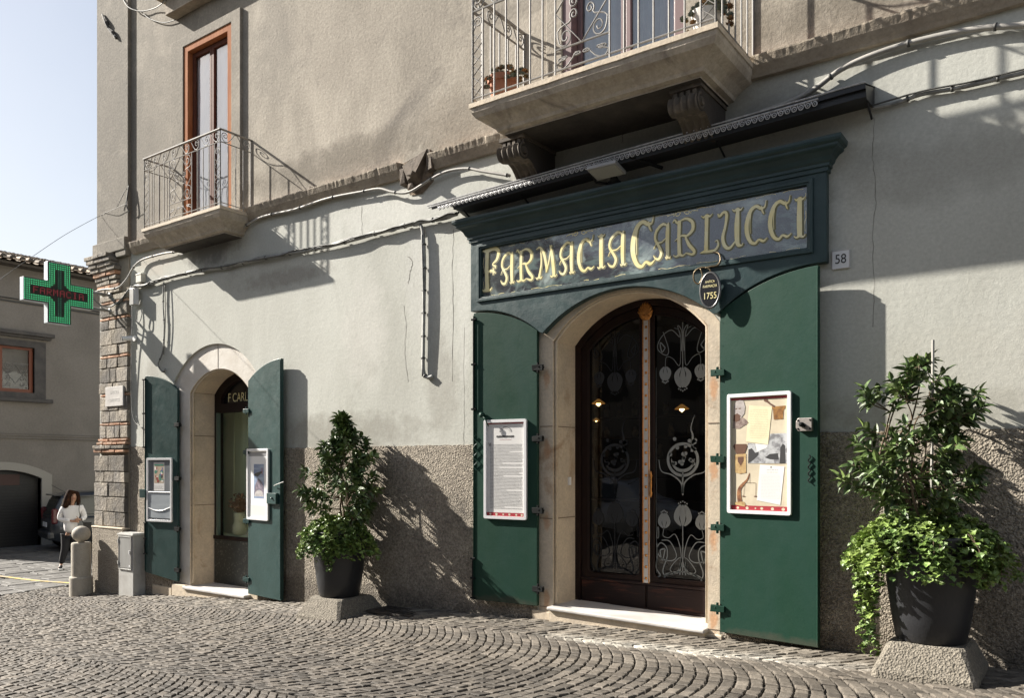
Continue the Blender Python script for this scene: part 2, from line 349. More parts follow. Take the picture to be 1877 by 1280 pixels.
m.quad((XL, 0, -1.2), (XL, 0, 5.14), (XL, 9, 5.14), (XL, 9, -1.2)); m.quad((XR, 0, -1.2), (XR, 9, -1.2), (XR, 9, 5.14), (XR, 0, 5.14))
m.quad((XL, 9, -1.2), (XL, 9, 5.14), (XR, 9, 5.14), (XR, 9, -1.2))
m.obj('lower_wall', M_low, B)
# upper wall with two balcony door openings
win1 = [(-11.50, 5.0), (-11.50, 8.05), (-10.46, 8.05), (-10.46, 5.0)]
win2 = [(-4.50, 5.0), (-4.50, 8.05), (-3.24, 8.05), (-3.24, 5.0)]
m = MB(); m.prism([(XL, 5.14), (XR, 5.14), (XR, 10.6), (XL, 10.6)], 0, .4, holes=[[(x, max(z, 5.2)) for x, z in win1], [(x, max(z, 5.2)) for x, z in win2]], back=False)
m.quad((XL, 0, 5.14), (XL, 0, 10.6), (XL, 9, 10.6), (XL, 9, 5.14)); m.quad((XR, 0, 5.14), (XR, 9, 5.14), (XR, 9, 10.6), (XR, 0, 10.6))
m.quad((XL, 9, 5.14), (XL, 9, 10.6), (XR, 9, 10.6), (XR, 9, 5.14)); m.obj('upper_wall', M_up, B)
# roof
M_tile = mat('roof_tile', (.45, .36, .26), .85, col2=(.2, .15, .11), nscale=7, col3=(.6, .52, .4), n3=.9, island=.45, bump=((30, .006),), world=True)
M_tiled = mat('roof_under', (.1, .085, .07), .9)
m = MB(); m.v = [(XL-.5, -.5, 10.55), (XR+.5, -.5, 10.55), (XR+.5, 9.5, 10.55), (XL-.5, 9.5, 10.55), (XL+2, 4.5, 12.2), (XR-2, 4.5, 12.2)]
m.f = [(0, 3, 2, 1), (0, 1, 5, 4), (2, 3, 4, 5), (1, 2, 5), (3, 0, 4)]; m.m = [0]*5; m.obj('roof', M_tile, B)
# corner pilaster, upper storey
m = MB(); m.box(XL, -13.19, -.057, .3, 5.35, 10.5); m.obj('corner_pilaster', M_up, B, bev=.012)
# raised band round the upper window
def zf(px, py): p = W(px, py); return p.x, p.z
m = MB(); m.prism([(-11.95, 5.3), (-10.14, 5.3), (-10.14, 8.29), (-11.95, 8.29)], -.045, .01, holes=[[(-11.60, 5.31), (-11.60, 8.14), (-10.36, 8.14), (-10.36, 5.31)]], back=False)
m.obj('window_band', M_up, B, bev=.008)
m = MB(); m.prism([(-4.78, 5.3), (-2.98, 5.3), (-2.98, 8.3), (-4.78, 8.3)], -.045, .01, holes=[[(-4.58, 5.31), (-4.58, 8.14), (-3.19, 8.14), (-3.19, 5.31)]], back=False)
m.obj('window_band', M_up, B, bev=.008)
# roughcast dado
def dado(x0, x1, top, base=-1.2, y=-.014):
    m = MB(); n = max(2, int((x1-x0)/.06)); pts = [(x0, base), (x1, base)]
    for i in range(n+1): pts.append((lerp(x1, x0, i/n), top + random.uniform(-.008, .008)))
    m.prism(pts, y, .01, back=False); return m
d = MB()
for x0, x1, tp in ((-13.2, -11.96, 1.87), (-9.77, -4.92, 1.80), (-2.83, XR, 1.85)):
    q = dado(x0, x1, tp); d.add(q.v, q.f)
d.obj('roughcast_dado', M_dado, B)
# string course (weathered top edge)
def string(x0, x1, z0=5.10, z1=5.30, p=.125, seed=1, worn=.018):
    rr = random.Random(seed); m = MB(); n = int((x1-x0)/.03)
    prof = [(0, z0), (-.05, z0+.004), (-.06, z0+.03), (-p*.8, z0+.10), (-p, z1-.035), (-p, z1-.02), (0, z1)]
    k = len(prof)
    for i in range(n+1):
        x = lerp(x0, x1, i/n); w1 = worn * (noise.noise((x*3.1, seed, 0)) + .7*noise.noise((x*13, seed, 5)) + .2*rr.uniform(-1, 1))
        for j, (y, z) in enumerate(prof):
            f = {4: .8, 5: .7, 6: .6}.get(j, .25)
            m.v.append((x, y + (abs(w1)*f if y < -.07 else 0), z + w1*f*.8))
    for i in range(n):
        for j in range(k-1): m.f.append((i*k+j, (i+1)*k+j, (i+1)*k+j+1, i*k+j+1)); m.m.append(1 if j == k-2 else 0)
    m.f += [tuple(range(k)), tuple(n*k + j for j in range(k))[::-1]]; m.m += [0, 0]
    return m
for a, b, sd_ in ((-13.08, -11.75, 2), (-10.05, -6.93, 3), (-6.42, -5.2, 4), (-2.62, XR, 5)):
    string(a, b, seed=sd_).obj('string_course', [M_string, M_brick], B)
# broken notch in the string course with bare stone corbel
m = MB()
m.add([(-6.93, -.03, 5.28), (-6.42, -.06, 5.36), (-6.42, .0, 4.98), (-6.60, -.01, 4.86), (-6.80, -.01, 4.88), (-6.90, 0, 5.05)], [(0, 5, 4, 3, 2, 1)])
m.obj('exposed_masonry', mat('bare_masonry', (.12, .095, .075), .95, col2=(.25, .19, .13), nscale=14, bump=((20, .03), (60, .01)), world=True), B)
m = MB(); 
m.add([(-6.84, -.11, 5.22), (-6.42, -.12, 5.34), (-6.60, -.14, 5.08), (-6.76, -.10, 5.03), (-6.45, 0, 5.3), (-6.86, 0, 5.2), (-6.62, 0, 4.98), (-6.80, 0, 4.96)],
      [(0, 3, 2, 1), (0, 1, 4, 5), (2, 6, 4, 1), (3, 7, 6, 2), (0, 5, 7, 3)])
m.box(-6.89, -6.81, -.09, 0, 5.0, 5.2, j=.02); m.box(-6.79, -6.70, -.07, 0, 4.94, 5.0, j=.012)
m.box(-6.45, -6.37, -.10, 0, 5.08, 5.33, j=.02)
m.box(-6.71, -6.62, -.17, -.02, 5.06, 5.10, j=.012)
m.obj('broken_corbel', mat('dark_corbel', (.15, .12, .095), .9, col2=(.08, .065, .05), nscale=9, bump=((20, .01),), world=True), B, bev=.006)
# corner pier of tuff blocks and brick courses
P = MB(); P.cur = 0
rr = random.Random(11)
P.box(XL+.13, -13.215, -.03, .3, -1.2, 5.3, 1)                                       # mortar core
def course(x0, x1, y, z0, z1, nb, mi=0, sidex=None):
    cuts = [x0] + sorted(lerp(x0, x1, (i + rr.uniform(-.2, .2))/nb) for i in range(1, nb)) + [x1]
    for a, b in zip(cuts, cuts[1:]):
        j = rr.uniform(-.006, .01)
        P.box(a+.006, b-.006, y-j, .25, z0+.006, z1-.006, mi, j=.004)
z = 2.02
while z < 4.46:
    if rr.random() < .45 or z > 4.4:
        course(XL+.11+rr.uniform(-.01, .01), -13.20, -.058, z, z+.05, 3, 2); z += .055
    h = rr.uniform(.15, .27); h = min(h, 4.5 - z)
    if h > .06: course(XL+.105+rr.uniform(-.012, .012), -13.20, -.062, z, z+h, rr.choice((2, 3, 3, 4)))
    z += h
z = .50
while z < 1.74:
    h = min(rr.uniform(.19, .28), 1.76-z)
    if h < .08: break
    course(XL+.0, -13.215, -.10, z, z+h, rr.choice((2, 3, 4))); z += h
course(XL-.02, -13.21, -.115, 1.77, 1.83, 4, 2); course(XL-.01, -13.19, -.13, 1.835, 1.90, 3, 0); course(XL+.05, -13.2, -.09, 1.905, 1.96, 4, 2); course(XL+.08, -13.2, -.072, 1.965, 2.015, 3, 2)
# capital: brick steps flaring out
for i in range(9):
    t = i/8; e = .02 + .20*t**1.4
    course(XL+.10-e+rr.uniform(-.02, .02), -13.45 + (.04 if i % 2 else 0) - .1*t + rr.uniform(-.03, .03), -.06 - e*.75, 4.52+i*.075, 4.52+(i+1)*.075, 3, 2 if i in (1, 4) else 0)
P.obj('corner_pier', [M_block, M_mortar, M_brick], B, bev=.010)
m = MB(); m.box(XL-.04, -13.20, -.115, .25, 5.20, 5.42); m.box(-13.52, -13.19, -.10, .2, 5.10, 5.24); m.obj('pier_cornice', M_up, B, bev=.012)
m = MB()
m.prism([(XL+.0, -1.2), (-13.21, -1.2), (-13.21, .47), (XL+.0, .47)], -.14, .3); m.obj('pier_base', M_dado, B, bev=.01)
m = MB(); m.prism([(XL-.01, .472), (-13.205, .472), (-13.205, .50), (XL-.01, .50)], -.15, .3); m.obj('pier_ledge', M_trav, B, bev=.008)
# hood above the upper left window
m = MB(); m.box(-11.87, -8.9, -.18, 0, 8.66, 8.92); m.box(-12.02, -8.8, -.30, 0, 8.92, 9.2); m.box(-12.1, -8.7, -.42, 0, 9.2, 9.3); m.obj('window_hood', M_string, B, bev=.01)

# ---- balconies -------------------------------------------------
def balcony(x0, x1, p, zt, h, inset, label, corbels=()):
    b = bpy.data.objects.new('balcony', None); link(b); b.parent = B
    # slab: U shaped rings stepping in
    prof = [(0, zt), (0, zt-.045), (.012, zt-.052), (.02, zt-.09), (.05, zt-.14), (inset*.5, zt-h*.62), (inset*.75, zt-h*.80), (inset*.80, zt-h*.90), (inset, zt-h*.93), (inset, zt-h)]
    m = MB(); 
    nx = 14
    def ring(i, z, k):
        pts = [(x0+i, 0, z)]
        for q in range(nx+1): pts.append((lerp(x0+i, x1-i, q/nx), -p+i, z + .006*noise.noise((q*.7, k, 3))))
        return pts + [(x1-i, 0, z)]
    K = nx+3
    for k, (i, z) in enumerate(prof): m.v += ring(i, z, k)
    for k in range(len(prof)-1):
        for q in range(K-1): m.f.append((k*K+q, (k+1)*K+q, (k+1)*K+q+1, k*K+q+1)); m.m.append(0 if k > 0 else 1)
    m.f.append(tuple(range(K))); m.m.append(1)
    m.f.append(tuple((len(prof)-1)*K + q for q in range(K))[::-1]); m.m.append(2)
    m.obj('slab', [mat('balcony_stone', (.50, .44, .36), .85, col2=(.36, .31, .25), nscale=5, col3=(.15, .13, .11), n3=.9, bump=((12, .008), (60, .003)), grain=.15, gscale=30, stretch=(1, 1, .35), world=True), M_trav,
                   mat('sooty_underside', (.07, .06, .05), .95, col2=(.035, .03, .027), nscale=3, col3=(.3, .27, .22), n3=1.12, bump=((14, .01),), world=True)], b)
    for cx in corbels:
        m = MB(); wd = .27
        prof2 = []
        # console profile in (y, z): scroll at the top front, tapering S to the wall
        S = cr([(-.60, zt-h+.0), (-.60, zt-h-.08), (-.66, zt-h-.10), (-.69, zt-h-.16), (-.66, zt-h-.23), (-.58, zt-h-.245), (-.51, zt-h-.22), (-.43, zt-h-.245), (-.34, zt-h-.33), (-.30, zt-h-.39), (-.10, zt-h-.37), (0, zt-h-.36)], 4)
        n = len(S); ribs = 17
        for k in range(ribs):
            t = k/(ribs-1); x = cx - wd/2 + wd*t
            g = .016*math.cos(t*2*math.pi*4)                       # reeded front
            for (y, z) in S:
                near = 1 if z < zt-h-.08 else .2
                m.v.append((x, y + (.012 - g)*near, z))
        for k in range(ribs-1):
            for j in range(n-1): m.f.append((k*n+j, (k+1)*n+j, (k+1)*n+j+1, k*n+j+1)); m.m.append(0)
        for k in (0, ribs-1):
            c0 = len(m.v); x = cx - wd/2 + wd*k/(ribs-1)
            m.v += [(x, 0, zt-h)]; fc = [(c0, k*n+j, k*n+j+1) for j in range(n-1)]
            m.f += fc if k == 0 else [f[::-1] for f in fc]; m.m += [1]*(n-1)
        for sgn in (-1, 1):                                          # volute eyes
            xx = cx + sgn*(wd/2+.004)
            m.tube([(xx, y, z) for y, z in spiral(-.595, zt-h-.165, .075, math.pi*.5, 1.8, 30)], .012, 5)
            m.lathe([(0, 0), (.03, 0), (.03, .02*sgn), (0, .02*sgn)], (xx, -.595, zt-h-.165), 12, ax='x')
        m.box(cx-wd/2-.015, cx+wd/2+.015, -.63, 0, zt-h-.035, zt-h+.0)
        for q in range(4): m.box(cx-.11+q*.06, cx-.075+q*.06, -.62, -.595, zt-h-.10, zt-h-.045)
        m.obj('corbel', [mat('corbel_stone', (.09, .075, .06), .85, col2=(.22, .18, .135), nscale=9, lo=.5, hi=.75, bump=((20, .006),), world=True), mat('corbel_side', (.05, .042, .036), .9, bump=((14, .008),), world=True)], b)
    return b
b1 = balcony(-11.92, -9.91, .545, 5.21, .30, .24, '')
b2 = balcony(-5.126, -2.50, .95, 5.225, .29, .26, '', corbels=(-4.83, -2.93))

def railing(b, x0, x1, p, z0, H, r, spacing):
    m = MB()
    def panel(f, L, ornate):
        # f(a, h) -> world point on this side; a along the side
        def line(pts, rr_=r): m.tube([f(a, h) for a, h in pts], rr_, 6)
        def flat(a0, a1, h, t=.006, ww=.016):
            A, C = f(a0, h), f(a1, h); d = (C-A).normalized(); n_ = Vector((-d.y, d.x, 0))*ww
            m.add([A-n_, A+n_, C+n_, C-n_] + [q+Vector((0, 0, t*2)) for q in (A-n_, A+n_, C+n_, C-n_)], [(0, 1, 2, 3), (7, 6, 5, 4), (0, 4, 5, 1), (1, 5, 6, 2), (2, 6, 7, 3), (3, 7, 4, 0)])
        flat(-.01, L+.01, H, .007, .02); line([(0, H-.17), (L, H-.17)], r*1.1); line([(0, .045), (L, .045)], r)
        # S scrolls of the frieze
        ns = max(2, round(L/.235)); ns += ns % 2; wd = L/ns
        for k in range(ns):
            a0 = k*wd; mir = (k >= ns//2)
            g = lambda pts: [((a0+wd*(1-x)) if mir else (a0+wd*x), H-.17+.17*y) for x, y in pts]
            sp1 = [(.30+.24*math.cos(t)*e, .70-.30*math.sin(t)*e*1.0) for t, e in [(math.pi*1.0+ -q*.45, lerp(.25, 1, q/9)) for q in range(10)]]
            cx2 = .30*wd if wd > .16 else .3*wd; rs2 = min(.05, wd*.24)
            pts = spiral(cx2, .098, rs2, math.pi, -1.35, 20, .2)[::-1] + [(cx2-rs2*.9, .055), (cx2-rs2*.1, .014), (cx2+rs2*1.0, .030), (.70*wd, .085), (.86*wd, .145), (1.0*wd, .166)]
            line(cr([((a0+wd-x) if mir else (a0+x), H-.17+y) for x, y in pts], 2), r*.8)
        # side lattice strips
        ln = []
        for a_ in ((0, .13, 1), (L, L-.13, -1)) if ornate else ((0, .12, 1),) if False else (((0, .13, 1), (L, L-.13, -1)) if ornate else ()):
            a0, a1, sg = a_; line([(a1, .0), (a1, H-.17)])
            hh = H-.17; nd = 3; z0_ = .05; dh = (hh-.22-z0_)/nd
            for q in range(nd):
                za, zb = z0_+q*dh, z0_+(q+1)*dh
                line([(a0, za), (a1, (za+zb)/2), (a0, zb)], r*.6); line([(a1, za), (a0, (za+zb)/2), (a1, zb)], r*.6)
            line([(a0+sg*x, hh-.12+y) for x, y in spiral(.065, 0, .058, math.pi, -1.6 * 1, 18, .2)], r*.7)
            line([(a0, hh-.22), (a0+sg*.03, hh-.16), (a0+sg*.012, hh-.10)], r*.7)
        for a in (0, L): line([(a, 0), (a, H)], r*1.25)
        if ornate:
            c0 = L/2; hw = .29; hh = H-.17
            for a in (c0-hw, c0+hw): line([(a, 0), (a, hh)])
            zb = .24; line([(c0-hw, zb), (c0+hw, zb)], r)
            mid = (zb+hh)/2; ht = (hh-zb)/2
            line([(c0, hh), (c0+hw, mid), (c0, zb), (c0-hw, mid), (c0, hh)], r*.85)
            for sx in (-1, 1):
                for sz in (-1, 1):
                    F_ = lambda pts: [(c0+sx*x*hw, mid+sz*y*ht) for x, y in pts]
                    o1 = spiral(.62, .72, .26, .3, 1.45, 20, .22); i1 = spiral(.30, .17, .16, .8, -1.4, 16, .22)
                    line(cr(F_(o1[::-1]) + F_([(.92, .52), (.72, .40), (.50, .36)]) + F_(i1), 2), r*.8)
                    F2 = lambda pts: [(c0+sx*x*hw, .12+(y)*.09) for x, y in pts]
                line(cr(F2(spiral(.72, .2, .22, 2.6, -1.4, 14, .2)[::-1]) + F2([(.95, -.2), (.8, -.9), (.5, -.5), (.25, .4)]) + F2(spiral(.2, .3, .18, 1.5, 1.3, 12, .2)), 2), r*.75)
            spans = [(.13, c0-hw), (c0+hw, L-.13)]
        else: spans = [(0, L)]
        for s0, s1 in spans:
            n = max(2, round((s1-s0)/spacing))
            for q in range(1, n): line([(lerp(s0, s1, q/n), 0), (lerp(s0, s1, q/n), H-.17)])
    panel(lambda a, h: Vector((x0+.03+a, -p+.03, z0+h)), x1-x0-.06, True)
    for xx in (x0+.03, x1-.03):
        panel(lambda a, h: Vector((xx, -p+.03+a, z0+h)), p-.04, False)
    m.obj('railing', M_rail, b)
railing(b1, -11.92, -9.91, .545, 5.215, 1.07, .0068, .13)
railing(b2, -5.126, -2.50, .95, 5.23, 1.10, .0095, .15)

# ---- balcony doors
def gmat(name, tint, refl=1.0, wob=.004):
    m = bpy.data.materials.new(name); m.use_nodes = True; t = m.node_tree; N = t.nodes; L = t.links; N.clear()
    o = N.new('ShaderNodeOutputMaterial'); mx = N.new('ShaderNodeMixShader'); tr = N.new('ShaderNodeBsdfTransparent'); gl = N.new('ShaderNodeBsdfGlossy')
    fr = N.new('ShaderNodeFresnel'); io_ = N.new('ShaderNodeMapRange'); io_.inputs[3].default_value = 1.52; io_.inputs[4].default_value = 1/1.52; gg = N.new('ShaderNodeNewGeometry'); L.new(gg.outputs['Backfacing'], io_.inputs[0]); L.new(io_.outputs[0], fr.inputs[0]); ml = N.new('ShaderNodeMath'); ml.operation = 'MULTIPLY_ADD'; ml.inputs[1].default_value = 1.7*refl; ml.inputs[2].default_value = .01; ml.use_clamp = True
    tr.inputs[0].default_value = (*tint, 1); gl.inputs['Roughness'].default_value = .015
    ns = N.new('ShaderNodeTexNoise'); ns.inputs['Scale'].default_value = 2.2; bp = N.new('ShaderNodeBump'); bp.inputs['Distance'].default_value = .004; geo = N.new('ShaderNodeNewGeometry')
    L.new(geo.outputs['Position'], ns.inputs['Vector']); L.new(ns.outputs[0], bp.inputs['Height']); L.new(bp.outputs[0], gl.inputs['Normal'])
    L.new(fr.outputs[0], ml.inputs[0]); L.new(ml.outputs[0], mx.inputs[0]); L.new(tr.outputs[0], mx.inputs[1]); L.new(gl.outputs[0], mx.inputs[2]); L.new(mx.outputs[0], o.inputs[0])
    return m
G_clear = gmat('window_glass', (.9, .92, .92)); G_dark = gmat('door_glass', (.42, .44, .43), 1.05); G_green = gmat('display_glass', (.85, .92, .85), .7); G_fascia = gmat('fascia_glass', (1, 1, 1), 1.35); G_sky = gmat('double_glazing', (.9, .92, .92), 2.2)
M_curt = mat('white_curtain', (.80, .82, .85), .9, bump=((5, .01, 's'),), stretch=(8, 1, .3), world=True)
def french(x0, x1, z0, z1, y, fm, fm2, deep=.2, curt=True):
    o = bpy.data.objects.new('balcony_door', None); link(o); o.parent = B
    m = MB(); m.prism([(x0-.01, z0), (x1+.01, z0), (x1+.01, z1+.01), (x0-.01, z1+.01)], -.03, deep, holes=[[(x0+.10, z0+.01), (x0+.10, z1-.10), (x1-.10, z1-.10), (x1-.10, z0+.01)]]); m.obj('casing', fm, o, bev=.006)
    cx = (x0+x1)/2; a, b = x0+.10, x1-.10
    for (p, q) in ((a, cx), (cx, b)):
        m = MB(); m.prism([(p+.002, z0), (q-.002, z0), (q-.002, z1-.11), (p+.002, z1-.11)], deep-.02, deep+.03, holes=[[(p+.055, z0+.12), (p+.055, z1-.18), (q-.055, z1-.18), (q-.055, z0+.12)]])
        m.obj('sash', fm2, o, bev=.005)
        m = MB(); m.quad((p+.05, deep+.01, z0+.1), (q-.05, deep+.01, z0+.1), (q-.05, deep+.01, z1-.17), (p+.05, deep+.01, z1-.17)); m.obj('pane', G_sky, o)
    m = MB(); n = 60
    for i in range(n+1):
        x = lerp(a, b, i/n); yy = deep+.055+.012*math.sin(i*1.1)+.006*math.sin(i*2.7)
        m.v += [(x, yy, z0), (x, yy, z1-.1)]
    m.f = [(2*i, 2*i+2, 2*i+3, 2*i+1) for i in range(n)]; m.m = [0]*n; m.obj('curtain', M_curt if curt else mat('net_curtain', (.30, .33, .37), .9, col2=(.38, .41, .45), nscale=4, world=True), o, smooth=True)
french(-11.59, -10.37, 5.25, 8.14, 0, M_brown, M_brownd, deep=.07)
french(-4.57, -3.2, 5.34, 8.14, 0, mat('mauve_frame', (.16, .10, .10), .5, world=True), mat('mauve_frame', (0, 0, 0)), curt=False, deep=.1)
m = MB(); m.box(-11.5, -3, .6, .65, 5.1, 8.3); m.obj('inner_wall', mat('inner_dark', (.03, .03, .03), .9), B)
# hairline cracks in the plaster
kr = random.Random(14); m = MB()
for pth, wd in (([(1603, 215), (1600, 290), (1606, 350), (1600, 420), (1602, 520), (1600, 600)], .006), ([(852, 600), (850, 680), (851, 750), (850, 818)], .006), ([(832, 420), (829, 500), (831, 580), (828, 700)], .008), ([(740, 560), (745, 600), (742, 640), (748, 700)], .008), ([(748, 470), (756, 480), (752, 500), (748, 520)], .014),
                ([(1160, 220), (1145, 235), (1140, 262)], .012), ([(1430, 390), (1450, 420), (1490, 430)], .004), ([(664, 378), (663, 400), (664, 430)], .007)):
    p = [W(a, b_) for a, b_ in pth]; q = cr([(v.x, v.z) for v in p], 6); q = [(a+kr.uniform(-.008, .008), b_+kr.uniform(-.004, .004)) for a, b_ in q]
    m = MB(); m.ribbon(q, [.7*wd*kr.uniform(.4, 1.3) for _ in q], lambda a, b_: Vector((a, -.0015, b_))); m.obj('plaster_crack', mat('crack_dark', (.16, .15, .13), .95), B)
# ================================================================= DOORWAYS
def surround(x0o, x1o, z0, zso, riso, x0, x1, zs, ris, y, depth, name, mf=None):
    m = MB()
    out = arched(x0o, x1o, z0, zso, riso); inn = arched(x0, x1, z0, zs, ris)
    # front ring
    n = len(out); m.v = [(a, y, c) for a, c in out] + [(a, y, c) for a, c in inn] + [(a, depth, c) for a, c in inn]
    for i in range(1, n-1):
        m.f.append((i, i+1, n+i+1, n+i)[::-1]); m.m.append(1)
        m.f.append((n+i, n+i+1, 2*n+i+1, 2*n+i)[::-1]); m.m.append(0)
    i = n-1
    m.f.append((i, 0, n, n+i)[::-1]); m.m.append(0); m.f.append((n+i, n, 2*n, 2*n+i)[::-1]); m.m.append(0)
    return m.obj(name, [M_trav, mf or M_trav], B)
s1 = surround(-11.95, -9.78, -.9, 2.88, .54, -11.53, -10.05, 2.70, .33, .035, .62, 'door_surround', mat('pale_arch_stone', (.60, .57, .52), .75, col2=(.50, .46, .40), nscale=4, col3=(.36, .28, .2), n3=1.02, bump=((14, .004), (60, .003)), world=True))
s2 = surround(-4.90, -2.85, -.5, 2.92, .52, -4.72, -2.97, 2.90, .43, -.004, .70, 'door_surround')
# masonry joints on the jambs (thin dark lines in grooves)
M_gr = mat('joint_line', (.2, .15, .11), .95)
m = MB()
def jn(*a): m = MB(); m.box(*a); m.obj('stone_joint', M_gr, B)
for z in (.02, .98, 1.98): jn(-4.725, -4.714, .03, .5, z, z+.008); jn(-4.885, -4.725, -.0075, 0, z, z+.008); jn(-2.965, -2.86, -.0075, 0, z-.02, z-.012)
for z in (.92, 2.02, 2.70): jn(-11.535, -11.524, .05, .55, z, z+.009)
jn(-10.80, -10.795, .031, .04, 3.04, 3.40)
# moulded inner arris of the main jamb
m = MB()
for (x, sg) in ((-4.72, 1), (-11.53, 1)):
    pass
pts = arch_main = [(-4.70, .05)] + arc(-4.70, -2.99, 2.90, .425) + [(-2.99, .05)]
m.tube([(a, .035, c) for a, c in pts], .018, 6); m.obj('arris_moulding', M_trav, B, smooth=True); m = MB()
pts = [(-11.505, -.3)] + arc(-11.505, -10.075, 2.70, .325) + [(-10.075, -.3)]
m.tube([(a, .075, c) for a, c in pts], .02, 6)
m.obj('arris_moulding', M_trav, B, smooth=True)
# thresholds
m = MB(); m.prism([(-4.73, .012), (-2.96, -.028), (-2.96, .01), (-4.73, .05)], -.12, .75); m.obj('threshold', M_marble, B, bev=.012)
m = MB(); m.prism([(-4.72, -.4), (-2.97, -.4), (-2.97, -.028), (-4.72, .012)], -.085, .5); m.obj('threshold_base', M_trav, B)
m = MB(); m.prism([(-4.98, -.4), (-4.705, -.4), (-4.705, -.02), (-4.98, -.02)], -.03, .2); m.obj('jamb_foot', M_trav, B, bev=.012); m = MB(); m.prism([(-2.985, -.4), (-2.82, -.4), (-2.82, -.04), (-2.985, -.04)], -.03, .2); m.obj('jamb_foot', M_trav, B, bev=.012)
m = MB(); m.box(-11.57, -10.0, -.08, .62, -.385, -.34); m.obj('threshold', M_marble, B, bev=.012)
m = MB(); m.box(-11.55, -10.02, -.05, .5, -.9, -.388); m.box(-11.93, -11.56, -.035, .3, -.9, -.33); m.box(-12.5, -11.95, -.03, .1, -1, -.40, j=.005); m.obj('threshold_base', M_trav, B, bev=.012)

# ---- shutters --------------------------------------------------
def shutter(hx, hy, fx, fy, z0h, z0f, zh, zf_, paint, hinges, handle=None, name='shutter'):
    L = math.hypot(fx-hx, fy-hy); sg = 1 if fx > hx else -1
    ang = math.atan2(fy-hy, (fx-hx)*sg) * sg
    dx = (fx-hx)/L; dy = (fy-hy)/L
    def T(u, off, z):                                         # u along the leaf, off = distance in front of its face
        return Vector((hx+dx*u, hy+dy*u, z)) + Vector((dy*sg, -dx*sg, 0))*off
    dh = zf_-zh; Rr = (L*L+dh*dh)/(2*dh); pts = [(0, z0h), (L, z0f)]
    top = [(L*(1-i/20), 0) for i in range(21)]; pts += [(u, zf_ - Rr + math.sqrt(max(0, Rr*Rr-(L-u)**2))) for u, _ in top]
    m = MB(); n = len(pts); th_ = .045
    fr = [T(u, 0, z) for u, z in pts]; bk = [T(u, -th_, z) for u, z in pts]
    ff = tuple(range(n)) if sg > 0 else tuple(range(n))[::-1]
    m.v = fr + bk; m.f = [ff, tuple(i+n for i in ff)[::-1]]
    for i in range(n):
        j = (i+1) % n; q = (i, i+n, j+n, j) if sg > 0 else (j, j+n, i+n, i); m.f.append(q)
    m.m = [0]*len(m.f)
    o = m.obj(name, paint, B, bev=.004)
    # raised sheet edging + rivets
    m = MB()
    for (a, b_) in ((0, .035), (L-.035, L)):
        za = min(zh if a == 0 else zf_-.02, zf_-.01)
        q = [T(a, .004, z0h+.0), T(b_, .004, z0h), T(b_, .004, za), T(a, .004, za)]
    m.tube([T(L-.004, .006, z0f+.02), T(L-.004, .006, zf_-.03)], .006, 5)
    for k in range(14):
        z = lerp(z0f+.1, zh-.1, k/13); 
        for u in (.02, L-.02): m.lathe([(0, 0), (.006, 0)], T(u, .0045, z), 6, ax='y')
    m.obj('edge_strip', paint, o)
    for z in hinges:
        m = MB(); c = T(-.02, .015, z); m.tube([c+Vector((0, 0, -.055)), c+Vector((0, 0, .055))], .014, 8)
        a, b_ = T(-.085, -.0, z+.02), T(.05, .012, z+.02)
        m.box(min(a.x, b_.x), max(a.x, b_.x), min(a.y, b_.y)-.012, max(a.y, b_.y), z-.03, z+.03, j=.004)
        m.tube([T(-.09, .0, z-.0), T(-.03, .03, z+.01)], .012, 6)
        m.obj('hinge', M_iron if sg < 0 else paint, o, bev=.003)
    return o, T, L, ang
G_s = (.35, 1.2, 2.05, 2.5)
sR = shutter(-2.825, -.06, -1.911, -.15, 0., -.012, 3.0, 3.29, M_green, (.22, .98, 1.62, 2.43))
sL = shutter(-4.888, -.06, -5.72, -.12, .03, .03, 3.03, 3.294, M_green, (.22, 1.07, 1.85, 2.62))
tL = shutter(-11.76, -.04, -12.50, -.15, -.29, -.18, 2.76, 3.01, M_teal, (-.10, .55, 1.35, 2.2))
tR = shutter(-9.955, -.045, -9.119, -.12, -.31, -.32, 2.785, 3.043, M_teal, (-.10, .75, 1.75, 2.35))
# bolts and hooks
def bolt(sh, z0, z1, u, name='bolt_rod', m_=M_iron):
    T = sh[1]; m = MB(); m.tube([T(u, .02, z0), T(u, .02, z1)], .008, 6)
    for z in (z0, (z0+z1)/2, z1): m.tube([T(u-.03, .015, z), T(u+.03, .015, z)], .012, 6)
    m.obj(name, m_, sh[0])
bolt(sL, 2.2, 3.22, sL[2]-.012); bolt(sL, .05, .5, sL[2]-.0); bolt(tL, 1.85, 2.95, tL[2]+.015); bolt(tL, .12, .62, tL[2]-.01)
m = MB(); T = sL[1]; q = T(.70, .03, 2.13); m.lathe([(0, -.03), (.03, -.02), (.03, .02), (0, .03)], q, 10, ax='y'); m.tube([T(.72, .02, 2.12), T(.64, .06, 2.09), T(.6, .05, 2.0)], .008, 5); m.obj('knob', M_green, sL[0], smooth=True)
m = MB(); T = tR[1]; a, b_ = T(.50, .03, 1.10), T(.80, .03, 1.10); c = [T(.55, 0, 1.02), T(.78, 0, 1.02), T(.78, 0, 1.17), T(.55, 0, 1.17), T(.55, .045, 1.02), T(.78, .045, 1.02), T(.78, .045, 1.17), T(.55, .045, 1.17)]
m.add(c, [(0, 3, 2, 1), (4, 5, 6, 7), (0, 1, 5, 4), (1, 2, 6, 5), (2, 3, 7, 6), (3, 0, 4, 7)]); m.lathe([(0, -.02), (.014, -.012), (.014, .01)], T(.69, .05, 1.1), 10, ax='y'); m.obj('lock_box', M_teal, tR[0], bev=.004)
m = MB(); m.tube([T(.70, .02, 1.27), T(.80, .05, 1.29), T(.92, .01, 1.33)], .007, 5); m.obj('hook', M_cable, tR[0])
